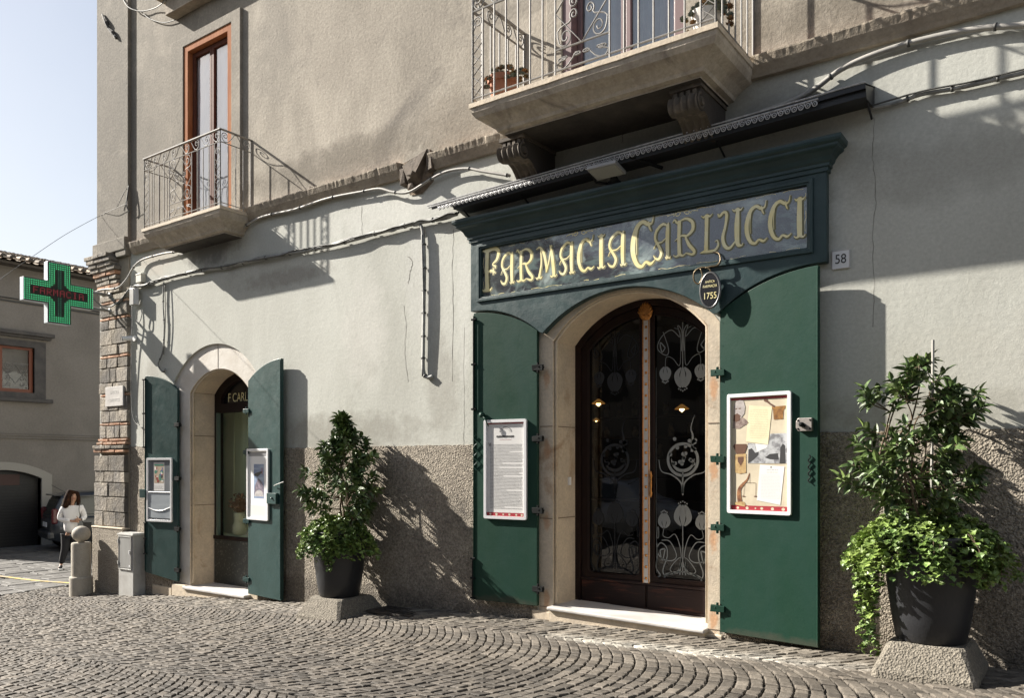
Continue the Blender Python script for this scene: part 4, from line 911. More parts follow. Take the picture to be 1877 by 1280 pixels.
# ================================================================= FLOODLIGHT, OVAL SIGN, NUMBER
Fl = empty('floodlight', (-3.87, -.33, 4.43), 'flat grey floodlight hanging under the black canopy above the fascia', 'floodlight')
m = MB(); c = Vector((-3.87, -.36, 4.445)); mm = Matrix.Rotation(R(-12), 4, 'X')
h = MB(); h.box(-.16, .16, -.11, .11, .0, .035); 
for k in range(9): h.box(-.14+k*.033, -.128+k*.033, -.09, .09, .035, .06)
h.v = [tuple(mm @ Vector(v) + c) for v in h.v]; h.obj('housing', mat('grey_casting', (.30, .30, .30), .5, .3), Fl, bev=.004)
h = MB(); h.box(-.145, .145, -.095, .095, -.006, -.001); h.v = [tuple(mm @ Vector(v) + c) for v in h.v]; h.obj('lens', mat('frosted_lens', (.28, .28, .26), .25), Fl)
h = MB(); h.tube([c+Vector((-.17, 0, .02)), c+Vector((-.17, .1, -.04)), c+Vector((-.02, .2, -.06)), c+Vector((.0, .30, -.03))], .012, 6); h.box(c.x-.06, c.x+.05, -.22, -.14, 4.365, 4.405); h.tube([(c.x+.02, -.25, 4.40), (c.x+.0, -.2, 4.44)], .035, 8)
h.obj('mounting_arm', M_iron, Fl); h = MB(); h.tube([(-3.62, -.33, 4.55), (-3.38, -.12, 4.45)], .018, 6); h.obj('support_bar', M_iron, Fl)
O = empty('oval_sign', (-2.88, -.15, 3.19), 'small black oval hanging sign lettered ANTICA FARMACIA 1755 beside the main arch', 'hanging sign')
ang = R(0); Mo = Matrix.Translation((-2.88, -.15, 3.193))
m = MB(); n = 32; pr = [(.0, -.028, 0), (.80, -.024, 0), (.88, -.018, 0)]
def ov(k, y): return [(k*.098*math.cos(2*math.pi*i/n), y, k*.168*math.sin(2*math.pi*i/n)) for i in range(n)]
m.v = ov(.9, -.020)+ov(.9, .02); m.f = [tuple(range(n)), tuple(range(n, 2*n))[::-1]]; m.m = [0, 0]; m.v = [tuple(Mo @ Vector(v)) for v in m.v]
m.obj('plate', mat('black_lacquer', (.012, .012, .014), .25), O)
m = MB(); rg = ov(.97, -.012)
m.tube([Mo @ Vector(v) for v in rg+[rg[0]]], .012, 8, cap=False); m.obj('rim', mat('rim_pewter', (.13, .13, .13), .35, .6), O, smooth=True)
for tx, sz, zz in (('ANTICA', .032, .078), ('FARMACIA', .036, .036), ('1755', .085, -.055)):
    text_obj(tx, 'lettering', sz, M_gold, O, face_front(0, -.0225, zz+.003), sx=.8)
m = MB(); b0 = Vector((-2.88, -.15, 3.37))
m.tube(cr([b0, b0+Vector((-.02, 0, .03)), b0+Vector((-.09, 0, .05)), b0+Vector((-.16, -.0, .02)), b0+Vector((-.165, 0, -.06)), b0+Vector((-.12, 0, -.10)), b0+Vector((-.08, 0, -.04)), b0+Vector((-.10, 0, .04))], 6), .008, 6)
m.tube(cr([b0+Vector((-.05, 0, .04)), b0+Vector((.0, .0, .045)), b0+Vector((.06, .01, .05)), b0+Vector((.085, .025, .10)), b0+Vector((.06, .045, .17)), b0+Vector((.0, .06, .19))], 6), .009, 6)
m.obj('wrought_bracket', mat('bronze_iron', (.12, .09, .05), .4, .6), O, smooth=True)
Nn = empty('house_number', (-1.76, -.01, 3.345), 'square white enamel tile with black number 58 to the right of the fascia', 'house number')
m = MB(); m.box(-1.835, -1.685, -.016, 0, 3.262, 3.425); m.obj('tile', mat('enamel_tile', (.66, .66, .66), .3), Nn, bev=.003)
m = MB(); 
for a in ((-1.832, -1.688, 3.265, 3.267), (-1.832, -1.688, 3.42, 3.422), (-1.832, -1.830, 3.265, 3.422), (-1.690, -1.688, 3.265, 3.422)): m.box(a[0], a[1], -.0175, -.0162, a[2], a[3])
m.obj('border', mat('brown_line', (.2, .12, .08), .6), Nn)
text_obj('58', 'digits', .115, M_dink, Nn, face_front(0, -.0085, 0), sx=.85)
# ================================================================= DISPLAY FRAMES ON THE SHUTTERS
def frame(sh, u0, u1, z0, z1, label, fw=.032, th_=.028):
    so_, T, L_, ang = sh; sg = 1 if (T(1, 0, 0)-T(0, 0, 0)).x > 0 else -1
    ua, ub = u0, u1
    org = T(ua, 0.002, z0); ex = (T(ub, 0, 0)-T(ua, 0, 0)).normalized(); rz = math.atan2(ex.y, ex.x)
    w_, h = abs(u1-u0), z1-z0
    E_ = bpy.data.objects.new('display_frame', None); link(E_); E_.location = org; E_.rotation_euler = (0, 0, rz); ORG[E_] = Vector((0, 0, 0))
    tag(E_, label, 'display frame', 'poster frames on the shutters')
    m = MB(); r_ = .018
    def rr_(x0, x1, z0_, z1_, r):
        pts = []
        for cx_, cz_2, a0 in ((x1-r, z0_+r, -90), (x1-r, z1_-r, 0), (x0+r, z1_-r, 90), (x0+r, z0_+r, 180)):
            pts += [(cx_+r*math.cos(R(a0+q*22.5)), cz_2+r*math.sin(R(a0+q*22.5))) for q in range(5)]
        return pts
    m.prism(rr_(0, w_, 0, h, .02), -th_, 0, holes=[rr_(fw, w_-fw, fw, h-fw, .003)[::-1]])
    m.obj('frame', M_alu, E_, bev=.007)
    m = MB(); m.box(.01, w_-.01, -.006, -.001, .01, h-.01)
    return E_, m, w_, h
def flat(E_, name, pts, y, mt):                                 # flat printed shape on the poster
    m = MB(); m.prism(pts, y, y+.0005, back=False, sides=False); return m.obj(name, mt, E_)
def lines(E_, x0, x1, z1, z0, n, y, mt, name='text_lines', seed=1, hh=.0035, ragged=.0):
    r_ = random.Random(seed); m = MB()
    for k in range(n):
        z = lerp(z1, z0, k/max(1, n-1)); x = x0; xe = x1 if r_.random() > .12 else lerp(x0, x1, r_.uniform(.25, .9))
        while x < xe - .004:
            w_ = r_.uniform(.008, .03); m.box(x, min(x+w_, xe), y-.0002, y, z-hh*r_.uniform(.35, .5), z+hh*r_.uniform(.35, .5)); x += w_ + .005
    m.obj(name, mt, E_)
def rect(x0, x1, z0, z1): return [(x0, z0), (x1, z0), (x1, z1), (x0, z1)]
def ell(cx_, cz_2, rx, rz, n=20, a0=0., a1=360.): return [(cx_+rx*math.cos(R(a0+(a1-a0)*i/n)), cz_2+rz*math.sin(R(a0+(a1-a0)*i/n))) for i in range(n if a1-a0 >= 360 else n+1)]
M_sep = mat('sepia_photo', (.13, .085, .075), .5, col2=(.3, .24, .21), nscale=30); M_face = mat('portrait_grey', (.42, .38, .36), .5, col2=(.3, .27, .26), nscale=25)
M_bw = mat('bw_photo', (.42, .43, .44), .5, col2=(.16, .16, .17), nscale=14, lo=.45, hi=.6, world=True); M_bwd = mat('bw_dark', (.03, .03, .032), .5)
M_bron = mat('bronze_print', (.33, .17, .05), .4, col2=(.14, .06, .02), nscale=18); M_horn = mat('horn_print', (.12, .05, .03), .4, col2=(.35, .17, .08), nscale=14)
M_jarp = mat('jar_print', (.5, .36, .16), .5, col2=(.3, .18, .08), nscale=20); M_lid = mat('lid_print', (.10, .045, .025), .5)
# --- large coloured panel, tall right shutter
E_, m, w_, h = frame(sR, .083, .688, 1.12, 2.22, 'big framed colour panel with portrait, mortar and old photo on the tall right shutter')
m.obj('poster', M_cream, E_)
Y = -.0075
flat(E_, 'crimson_band', rect(.03, w_-.03, .03, .075), Y, M_red); flat(E_, 'crimson_band', rect(.03, w_-.03, h-.058, h-.04), Y, M_red)
m = MB()
for k, (cx_, r_) in enumerate(((.10, .013), (.19, .015), (.27, .008), (.33, .014), (.43, .015), (.53, .016))): m.prism(ell(cx_, .052, r_, r_*.9, 12), Y-.001, Y, back=False, sides=False)
m.obj('band_pictures', M_cream, E_)
sc = lambda px_, pz_: ((px_-130)/492*(w_-.07)+.035, (1080-pz_)/950*(h-.09)+.045)    # detail photo -> panel
P_ = lambda L_: [sc(*p) for p in L_]
flat(E_, 'portrait', P_([(140, 385), (150, 320), (190, 290), (240, 295), (270, 320), (290, 345), (250, 360), (205, 388)])[::-1], Y-.001, M_sep)
flat(E_, 'portrait_head', P_([(155, 190), (175, 150), (210, 138), (240, 150), (255, 200), (248, 260), (215, 300), (180, 290), (160, 250)])[::-1], Y-.0015, M_face)
flat(E_, 'portrait_beard', P_([(152, 270), (185, 255), (215, 275), (205, 320), (175, 330), (148, 320)])[::-1], Y-.002, M_lid)
flat(E_, 'portrait_beard', P_([(165, 215), (185, 210), (186, 218), (165, 223)])[::-1], Y-.002, M_lid); flat(E_, 'portrait_beard', P_([(195, 210), (218, 210), (218, 218), (196, 220)])[::-1], Y-.002, M_lid)
flat(E_, 'old_letter', P_([(290, 190), (490, 215), (455, 530), (262, 502)])[::-1], Y-.001, mat('aged_paper', (.70, .64, .42), .6, col2=(.6, .54, .36), nscale=9))
lines(E_, sc(300, 0)[0], sc(455, 0)[0], sc(0, 235)[1], sc(0, 470)[1], 17, Y-.0013, mat('faint_ink', (.42, .38, .26), .6), seed=3)
flat(E_, 'mortar', P_([(485, 212), (605, 208), (600, 232), (588, 240), (582, 320), (505, 322), (498, 240)])[::-1], Y-.001, M_bron)
m = MB(); m.ribbon(P_([(432, 150), (470, 185), (515, 215)]), [.022, .014, .018], lambda a, b_: Vector((a, Y-.0015, b_))); m.prism(ell(*sc(434, 152), .016, .018, 12), Y-.0016, Y-.001, back=False, sides=False); m.obj('pestle', M_lid, E_)
flat(E_, 'street_photo', P_([(475, 440), (620, 437), (620, 690), (280, 688), (280, 515), (460, 530)])[::-1], Y-.0012, M_bw)
flat(E_, 'photo_shapes', P_([(555, 690), (560, 560), (580, 525), (600, 540), (606, 690)])[::-1], Y-.0016, M_bwd); flat(E_, 'photo_shapes', P_([(282, 690), (285, 570), (315, 560), (345, 600), (375, 590), (372, 620), (330, 660)])[::-1], Y-.0016, M_bwd)
flat(E_, 'photo_shapes', P_([(430, 640), (470, 610), (540, 605), (548, 660), (470, 655)])[::-1], Y-.0016, M_bwd); flat(E_, 'photo_sky', P_([(345, 520), (455, 535), (440, 560), (360, 590)])[::-1], Y-.0016, M_paper)
flat(E_, 'jar', P_([(160, 612), (262, 605), (265, 770), (212, 780), (165, 768)])[::-1], Y-.001, M_jarp); flat(E_, 'jar_lid', P_([(145, 540), (160, 522), (265, 522), (274, 540), (262, 575), (250, 606), (178, 610), (165, 575)])[::-1], Y-.0015, M_lid)
flat(E_, 'jar_label', P_([(188, 635), (241, 632), (241, 670), (214, 708), (190, 675)])[::-1], Y-.002, M_lid)
m = MB(); m.ribbon(cr(P_([(208, 1025), (200, 960), (205, 910), (235, 870), (275, 825), (293, 770)]), 6), [lerp(.045, .004, (i/30)**1.3) for i in range(31)], lambda a, b_: Vector((a, Y-.0012, b_))); m.obj('horn', M_horn, E_)
flat(E_, 'horn_base', P_([(155, 1045), (170, 1025), (245, 1020), (262, 1045), (250, 1062)])[::-1], Y-.0015, M_jarp)
m = MB()
for L_ in ([(230, 855), (350, 857)], [(293, 770), (296, 858)], [(252, 858), (240, 970)], [(350, 858), (348, 970)]): m.ribbon(P_(L_), [.003]*len(L_), lambda a, b_: Vector((a, Y-.0011, b_)))
m.prism(ell(*sc(242, 974), .018, .005, 10), Y-.0012, Y-.001, back=False, sides=False); m.prism(ell(*sc(348, 972), .018, .005, 10), Y-.0012, Y-.001, back=False, sides=False); m.obj('scales', M_lid, E_)
flat(E_, 'certificate', P_([(385, 700), (595, 715), (560, 1038), (358, 1005)])[::-1], Y-.001, M_paper)
lines(E_, sc(395, 0)[0], sc(560, 0)[0], sc(0, 790)[1], sc(0, 985)[1], 17, Y-.0013, mat('pale_ink', (.45, .46, .5), .6), seed=5); lines(E_, sc(445, 0)[0], sc(540, 0)[0], sc(0, 745)[1], sc(0, 765)[1], 2, Y-.0013, M_ink, seed=6)
m = MB(); m.prism(ell(*sc(482, 722), .009, .009, 12), Y-.0014, Y-.001, back=False, sides=False); m.obj('seal', M_ink, E_)
# --- text panel, tall left shutter
E_, m, w_, h = frame(sL, .678, .121, .962, 2.07, 'tall white framed sheet of fine printed text on the tall left shutter')
m.obj('poster', M_paper, E_)
flat(E_, 'crimson_band', rect(.03, w_-.03, .03, .072), Y, M_red); flat(E_, 'crimson_band', rect(.03, w_-.03, h-.048, h-.036), Y, M_red)
m = MB()
for cx_, r_ in ((.08, .013), (.16, .016), (.25, .012), (.33, .014), (.42, .013), (.49, .014)): m.prism(ell(cx_, .052, r_, r_*.9, 12), Y-.001, Y, back=False, sides=False)
m.obj('band_pictures', M_cream, E_)
lines(E_, .075, w_-.06, .83, .12, 46, Y-.0003, M_ink, seed=9, hh=.005)
text_obj('V', 'initial_letter', .06, M_dink, E_, face_front(.072, Y-.0008, .83)); text_obj('LARGO DELLA FARMACIA', 'heading', .022, M_ink, E_, face_front(w_/2, Y-.0008, .925)) if False else None
lines(E_, .16, w_-.17, .925, .915, 2, Y-.0003, M_dink, seed=2, hh=.014); lines(E_, .2, w_-.2, .885, .885, 1, Y-.0003, M_red, seed=2, hh=.003)
m = MB(); m.ribbon(ell(w_/2, .97, .075, .055, 16, 0, 180), [.010]*17, lambda a, b_: Vector((a, Y-.0006, b_))); m.ribbon(ell(w_/2, .97, .055, .038, 16, 0, 180), [.003]*17, lambda a, b_: Vector((a, Y-.0006, b_))); m.obj('crest', M_ink, E_)
# --- leaflet frame, left shutter of small doorway
E_, m, w_, h = frame(tL, .685, .101, .65, 1.675, 'white framed case with small leaflet and clear pockets on leftmost shutter')
m.obj('backing', mat('grey_acrylic', (.16, .17, .18), .18, col2=(.22, .23, .24), nscale=4), E_)
flat(E_, 'leaflet', rect(.15, .40, .50, .95), Y, M_paper); flat(E_, 'picture', rect(.165, .385, .62, .93), Y-.0006, mat('tan_print', (.42, .33, .24), .5))
m = MB(); r_ = random.Random(2); cols = [mat('print_red', (.25, .04, .03), .5), mat('print_blue', (.08, .10, .28), .5), mat('print_cream', (.7, .66, .6), .5), mat('print_black', (.03, .03, .03), .5), mat('print_green', (.05, .2, .14), .5)]
for k in range(26): m.prism(ell(r_.uniform(.19, .36), r_.uniform(.65, .87), r_.uniform(.012, .03), r_.uniform(.015, .035), 9), Y-.0012-.00005*k, Y-.0006, m=r_.randrange(5), back=False, sides=False)
m.obj('figures', cols, E_); flat(E_, 'title_bar', rect(.17, .38, .90, .925), Y-.003, cols[4]); lines(E_, .17, .38, .57, .53, 3, Y-.0008, M_dink, seed=4)
m = MB(); m.box(.04, w_-.04, -.018, -.016, .06, .47); m.obj('acrylic_pocket', mat('grey_acrylic_light', (.30, .33, .36), .12, col2=(.42, .45, .47), nscale=2.5, stretch=(.6, 1, 2)), E_)
m = MB(); m.tube([(.035, -.02, .475), (w_-.035, -.02, .475)], .009, 6); m.tube(cr([(.035, -.02, .225), (w_*.3, -.02, .185), (w_*.6, -.02, .18), (w_-.035, -.02, .235)], 5), .008, 6); m.obj('pocket_lip', M_white, E_)
# --- seascape frame, right shutter of small doorway
E_, m, w_, h = frame(tR, .005, .557, .775, 1.795, 'framed sheet with narrow blue harbour picture on right shutter of small doorway')
m.obj('poster', M_white, E_)
flat(E_, 'picture', rect(.165, .425, .31, .80), Y, mat('harbour_blue', (.12, .17, .32), .4, col2=(.32, .40, .5), nscale=7, stretch=(.5, 1, 3)))
flat(E_, 'picture_shape', P_([(0, 0)])*0 or [(.17, .36), (.30, .44), (.42, .37), (.42, .48), (.36, .56), (.28, .60), (.20, .50)], Y-.0006, mat('rock_print', (.05, .05, .08), .5, col2=(.25, .2, .25), nscale=22))
flat(E_, 'picture_shape', [(.17, .64), (.27, .62), (.38, .68), (.36, .70), (.2, .67)], Y-.0008, cols[3]); flat(E_, 'picture_shape', [(.37, .66), (.39, .65), (.385, .76), (.37, .74)], Y-.0009, cols[0]); flat(E_, 'picture_shape', ell(.30, .34, .12, .09, 16, 0, 180), Y-.0007, mat('pale_print', (.5, .48, .47), .5, col2=(.3, .28, .28), nscale=24))
flat(E_, 'sheet_shadow_strip', rect(.04, w_-.06, h-.105, h-.05), Y, mat('strip_grey', (.25, .25, .26), .3)); flat(E_, 'lower_sheet', rect(.055, w_-.045, .045, .21), Y-.0005, mat('offwhite', (.6, .62, .61), .3))

# ================================================================= STREET THINGS
# utility cabinet
cb = empty('utility_cabinet', (-12.93, -.15, ground(-12.93, -.15)), 'pale grey metal utility cabinet standing against the wall by the leftmost shutter', 'cabinet')
M_cab = mat('cabinet_grey', (.46, .46, .44), .45, col2=(.36, .35, .33), nscale=6, bump=((40, .001),), world=True); M_cabd = mat('cabinet_door_grey', (.22, .22, .21), .5, col2=(.28, .28, .27), nscale=5, stretch=(1, 1, .2), world=True)
gz = ground(-12.93)-.05; x0, x1, y0, y1 = -13.16, -12.71, -.235, -.02
m = MB(); m.box(x0, x1, y0, y1, gz, .40); m.obj('body', M_cab, cb, bev=.006)
m = MB(); m.v = []; m.box(x0-.015, x1+.015, y0-.02, y1+.005, .395, .425); m.box(x0+.01, x1-.01, y0, y1, .425, .44); m.obj('lid', M_cab, cb, bev=.006)
m = MB(); m.box(x0+.03, x1-.05, y0-.012, y0, -.14, .37); d_ = m.obj('door', M_cabd, cb, bev=.006)
m = MB(); fr_ = (x0+.02, x1-.04)
m.box(fr_[0], fr_[1], y0-.02, y0, .368, .385); m.box(fr_[0], fr_[0]+.014, y0-.02, y0, -.15, .37); m.box(fr_[1]-.014, fr_[1], y0-.02, y0, -.15, .37); m.box(fr_[0], fr_[1], y0-.02, y0, -.165, -.15); m.obj('door_frame', M_cab, d_, bev=.004)
m = MB(); m.box(x1-.085, x1-.07, y0-.03, y0-.01, .1, .16); m.obj('latch', M_alu, d_)
m = MB(); m.lathe([(0, -.003), (.02, -.002), (.02, 0)], (x1-.09, y0-.013, -.10), 12, ax='y'); m.obj('badge', M_alu, d_)
for z in (.30, -.06):
    m = MB(); m.box(x0+.005, x0+.03, y0-.028, y0-.005, z-.03, z+.03); m.obj('hinge', M_cab, d_, bev=.003)
# bollard
gb = ground(-14.17, -.3)
bo = empty('stone_bollard', (-14.17, -.35, gb), 'pale round stone bollard topped with a stone ball at the building corner', 'bollard')
M_bol = mat('bollard_stone', (.42, .385, .32), .8, col2=(.34, .31, .26), nscale=5, bump=((25, .004),), grain=.12, gscale=60, world=True)
c = (-14.17, -.35, gb); m = MB(); m.lathe([(0, -.1), (.185, -.1), (.185, .29), (.178, .31), (.155, .318), (.155, .87), (.148, .895), (0, .90)], c, 40); m.obj('shaft', M_bol, bo, smooth=False)
m = MB(); m.lathe([(.05, .895), (.06, .915)] + [(.148*math.cos(R(a)), 1.045+.138*math.sin(R(a))) for a in range(-64, 91, 11)], c, 36); m.obj('ball', M_bol, bo, smooth=True)
# drain grate
dg = empty('drain_grate', (-6.75, -.28, ground(-6.75, -.28)), 'small rusty iron drain grate set in the cobbles to the right of the left plant', 'drain grate')
m = MB(); z = ground(-6.75, -.28)+.006
for k in range(9): m.box(-7.05+k*.075, -7.02+k*.075, -.44, -.12, z-.012, z+.012)
m.box(-7.09, -6.39, -.47, -.44, z-.012, z+.014); m.box(-7.09, -6.39, -.12, -.09, z-.012, z+.014); m.box(-7.09, -7.06, -.44, -.12, z-.012, z+.013); m.box(-6.42, -6.39, -.44, -.12, z-.012, z+.013); m.box(-7.06, -6.42, -.295, -.265, z-.012, z+.0125)
m.obj('bars', mat('rusty_iron', (.06, .045, .035), .8, col2=(.03, .028, .025), nscale=12), dg)
# marble plaque on the pier
pq = empty('marble_plaque', (-13.58, -.07, 2.74), 'small white marble plaque with faded lettering fixed to the stone corner pier', 'plaque')
m = MB(); m.box(-13.87, -13.30, -.088, -.06, 2.57, 2.905); m.obj('slab', M_marble, pq, bev=.003)
text_obj('LARGO', 'lettering', .085, mat('faded_letter', (.5, .49, .46), .6), pq, face_front(0, -.0195, .065), sx=1.0); text_obj('CARLUCCI', 'lettering', .075, mat('faded_letter', (0, 0, 0)), pq, face_front(0, -.0195, -.07), sx=1.0)
# cctv camera
cc = empty('security_camera', (-13.08, -.05, 3.68), 'tiny white bullet security camera on the edge of the stone corner pier', 'camera')
m = MB(); m.tube([(-13.06, -.06, 3.69), (-13.10, -.21, 3.665)], .038, 12); m.lathe([(0, -.02), (.05, -.02), (.05, .0), (0, .0)], (-13.05, -.01, 3.69), 14, ax='y'); m.obj('housing', M_white, cc, smooth=False, bev=.003)
m = MB(); m.tube([(-13.10, -.208, 3.665), (-13.102, -.216, 3.664)], .032, 12); m.obj('lens', mat('black_lens', (.01, .01, .01), .1), cc)
# junction boxes
j1 = empty('junction_box', (-12.83, -.04, 4.66), 'cream plastic junction box sitting on the cable bundle left of the small doorway', 'junction box')
m = MB(); m.box(-12.90, -12.74, -.085, 0, 4.59, 4.73); m.obj('box', mat('cream_plastic', (.6, .58, .5), .5), j1, bev=.006)
m = MB(); m.box(-12.905, -12.735, -.09, -.07, 4.715, 4.735); m.obj('lid', mat('cream_plastic', (0, 0, 0)), j1, bev=.003)
j2 = empty('transformer_box', (-12.93, -.08, 4.36), 'grey vertical metal box hanging by wires just below the cable bundle', 'electrical box')
m = MB(); m.box(-13.0, -12.87, -.14, -.05, 4.22, 4.50); m.obj('box', M_cab, j2, bev=.008)
m = MB(); m.box(-12.868, -12.85, -.13, -.06, 4.23, 4.49); m.obj('side_plate', M_alu, j2, bev=.003)
# green cross
Gc = empty('pharmacy_cross', (-13.75, -.9, 4.375), 'green LED pharmacy cross with red FARMACIA letters projecting from the corner pier', 'pharmacy sign')
Xf, ya, yb, zc = -13.75, -1.457, -.357, 4.375; cyy = (ya+yb)/2; aw = .185; H = .50; HW = .55
cross = [(-HW, -aw), (-aw, -aw), (-aw, -H), (aw, -H), (aw, -aw), (HW, -aw), (HW, aw), (aw, aw), (aw, H), (-aw, H), (-aw, aw), (-HW, aw)]
def toX(mb, X0): mb.v = [(X0 - v[1], cyy + v[0], zc + v[2]) for v in mb.v]
m = MB(); m.prism(cross, 0, .13); toX(m, Xf); m.obj('case', mat('case_white', (.62, .68, .72), .35), Gc, bev=.004)
m = MB(); m.prism([(a*.985, b_*.985) for a, b_ in cross], -.004, .0); toX(m, Xf); m.obj('front_panel', mat('panel_black', (.006, .014, .010), .5), Gc)
gr, rd, dm = MB(), MB(), MB(); pit = .0345
ny, nz = 32, 29
for i in range(-15, 17):
    for k in range(-14, 16):
        a, b_ = (i-.5)*pit, (k-.5)*pit
        inv = abs(b_) < aw-.012 and abs(a) < HW-.012 or abs(a) < aw-.012 and abs(b_) < H-.012
        if not inv: continue
        # distance to outline
        if abs(a) < aw and abs(b_) < aw: dist = math.hypot(aw-abs(a), aw-abs(b_))
        elif abs(a) >= aw: dist = min(aw-abs(b_), HW-abs(a))
        else: dist = min(aw-abs(a), H-abs(b_))
        tgt = gr if dist < .105 else (dm if abs(a) < .03 and abs(b_) > .07 else None)
        if tgt is not None: s_ = .0048 if tgt is gr else .0045; tgt.box(a-s_, a+s_, -.009, -.005, b_-s_, b_+s_)
F5 = {'F': '1111110000100001111010000100001000', 'A': '01110100011000111111100011000110001', 'R': '11110100011000111110101001001010001', 'M': '10001110111010110101100011000110001', 'C': '01110100011000010000100001000101110', 'I': '01110001000010000100001000010001110'}
x = -.40; pt_ = .0155
for ch in 'FARMACIA':
    bits = F5[ch].ljust(35, '0')
    for r_ in range(7):
        for c_ in range(5):
            if bits[r_*5+c_] == '1': a, b_ = x+c_*pt_, .048-r_*pt_; rd.box(a-.005, a+.005, -.009, -.005, b_-.005, b_+.005)
    x += pt_*6.6
for mb_, nm, mt in ((gr, 'green_lights', mat('led_green', (.1, .6, .3), .5, emit=(.12, 1, .42), estr=.6)), (dm, 'dim_lights', mat('led_dim', (.03, .2, .12), .5, emit=(.05, .5, .3), estr=.2)), (rd, 'red_letters', mat('led_red', (.3, .04, .05), .5, emit=(.6, .05, .08), estr=.1))):
    toX(mb_, Xf); mb_.obj(nm, mt, Gc)
m = MB()
for z in (4.50, 4.23): m.tube([(-13.80, -.36, z), (-13.76, -.03, z-.01)], .024, 8); m.lathe([(0, -.03), (.05, -.03), (.05, 0)], (-13.76, -.05, z-.01), 10, ax='y')
m.obj('bracket', M_cable, Gc, smooth=True)
# iron anchor hook high on the pilaster
hk = empty('iron_hook', (-13.86, -.08, 8.55), 'broken rusted iron anchor with white flaking on the upper corner pilaster', 'wall anchor')
q = [W(px, py, -.08) for px, py in ((187, 25), (196, 42), (199, 52), (207, 60), (213, 70))]
m = MB(); m.tube(q, .03, 6, rs=[.012, .045, .022, .04, .02]); m.obj('anchor_bar', mat('rusted_anchor', (.04, .035, .03), .8, col2=(.5, .48, .44), nscale=14, lo=.55, hi=.6, world=True), hk)

# ================================================================= CABLES
def cable(pts, r, mt, label, cat, name='cable', group=None, n=6, clips=0, seg=6, extra=()):
    m = MB(); p = [Vector(q) for q in cr([tuple(q) for q in pts], seg)]; m.tube(p, r, n)
    for ex in extra: m.tube([Vector(q) for q in cr([tuple(q) for q in ex[0]], seg)], ex[1], 5, m=ex[2] if len(ex) > 2 else 0)
    if clips:
        d = 0
        for i in range(1, len(p)):
            d += (p[i]-p[i-1]).length
            if d > clips: d = 0; t_ = (p[i]-p[i-1]).normalized(); m.tube([p[i]-t_*.010, p[i]+t_*.010], r*1.35, 8, m=1)
    o = m.obj(name, [mt, M_cabled], None, smooth=True, loc=p[0]); tag(o, label, cat, group); return o
cr_ = random.Random(12)
bp = [(200, 535), (218, 560), (240, 528), (270, 522), (300, 512), (350, 500), (420, 488), (500, 470), (560, 460), (620, 447), (700, 425), (760, 410), (800, 402), (838, 392)]
base = [W(a, b_, -.045) for a, b_ in bp]
def jit(P_, s, y=0): return [p + Vector((cr_.uniform(-s, s), cr_.uniform(-s*.4, s*.4)+y, cr_.uniform(-s, s))) for p in P_]
dense = [Vector(q) for q in cr([tuple(p) for p in base], 3)]
cable(base, .024, M_cable, 'twisted grey cable bundle strung along the wall above the small doorway to the fascia', 'cable', name='cable_bundle', clips=.45, extra=[(jit(dense, .028), .013), (jit(dense, .03, -.015), .010), (jit(dense, .022, -.03), .010, 1), (jit(dense[::2], .04), .008)])
cable([W(1590, 200, -.03), W(1640, 190, -.03), W(1690, 172, -.03), W(1760, 160, -.03), W(1877, 133, -.03), W(2100, 84, -.03)], .018, M_cable, 'grey wall cable leaving the right end of the black canopy towards the right edge', 'cable', clips=.3, extra=[([W(1590, 196, -.05), W(1690, 167, -.055), W(1780, 150, -.05), W(1877, 127, -.05), W(2100, 78, -.05)], .008, 1)])
cable([W(165, 541, -.3), W(185, 532, -.2), W(215, 528, -.15), W(232, 512, -.10), W(245, 490, -.07), W(262, 476, -.05), W(300, 465, -.05), W(330, 460, -.04)] + [W(a, b_, -.06) for a, b_ in ((400, 438), (440, 420), (480, 398), (540, 384), (600, 364), (660, 352), (695, 346), (720, 352), (750, 352), (790, 328), (820, 314), (855, 309), (885, 314), (935, 322))], .017, M_hose, 'beige conduit sagging under the string course from the corner to the big corbel', 'conduit', name='conduit', clips=.55)
cable([W(1395, 205, -.02), W(1440, 190, -.03), W(1490, 165, -.04), W(1540, 128, -.05), W(1600, 100, -.05), W(1680, 75, -.05), W(1780, 54, -.05), W(1877, 46, -.05), W(2050, 40, -.05)], .024, M_hose, 'thick pale conduit curving up the wall right of the big balcony', 'conduit', name='conduit', clips=.6)
cable([W(770, 412, -.035), W(775, 425, -.035), W(778, 480, -.035), W(777, 560, -.035), W(776, 640, -.035), W(776, 678, -.035), W(782, 692, -.03), W(793, 690, -.02)], .022, M_cable, 'vertical grey conduit hanging down the pale wall between the two doorways', 'conduit', name='conduit', clips=.22, extra=[([W(773, 430, -.06), W(776, 560, -.06), W(774, 690, -.05)], .008)])
cable([W(300, 518, -.03), W(299, 560, -.03), W(301, 600, -.03), W(298, 645, -.03), W(290, 668, -.03), W(298, 682, -.025), W(303, 676, -.02)], .012, M_cable, 'thin looped wire hanging down the wall above the leftmost shutter', 'cable', clips=.3, extra=[([W(302, 520, -.04), W(303, 590, -.045), W(300, 650, -.04)], .007, 1)])
cable([W(241, 545, -.07), W(243, 590, -.07), W(241, 650, -.05), W(243, 760, -.03), W(262, 785, -.03)], .008, M_cable, 'thin vertical wire running down the right edge of the corner pier', 'cable')
cable([W(252, 570, -.08), W(250, 585, -.08), W(256, 590, -.08), W(260, 575, -.07), W(258, 565, -.06)], .008, M_cable, 'small loop of wire below the grey hanging electrical box', 'cable')
cable([W(170, 545, -.35), W(182, 558, -.25), W(200, 563, -.12), W(215, 555, -.08), W(225, 545, -.07), W(240, 530, -.06)], .013, M_cable, 'slack cable loop from the green cross to the corner pier', 'cable', extra=[([W(172, 548, -.33), W(190, 566, -.2), W(208, 572, -.09)], .009)])
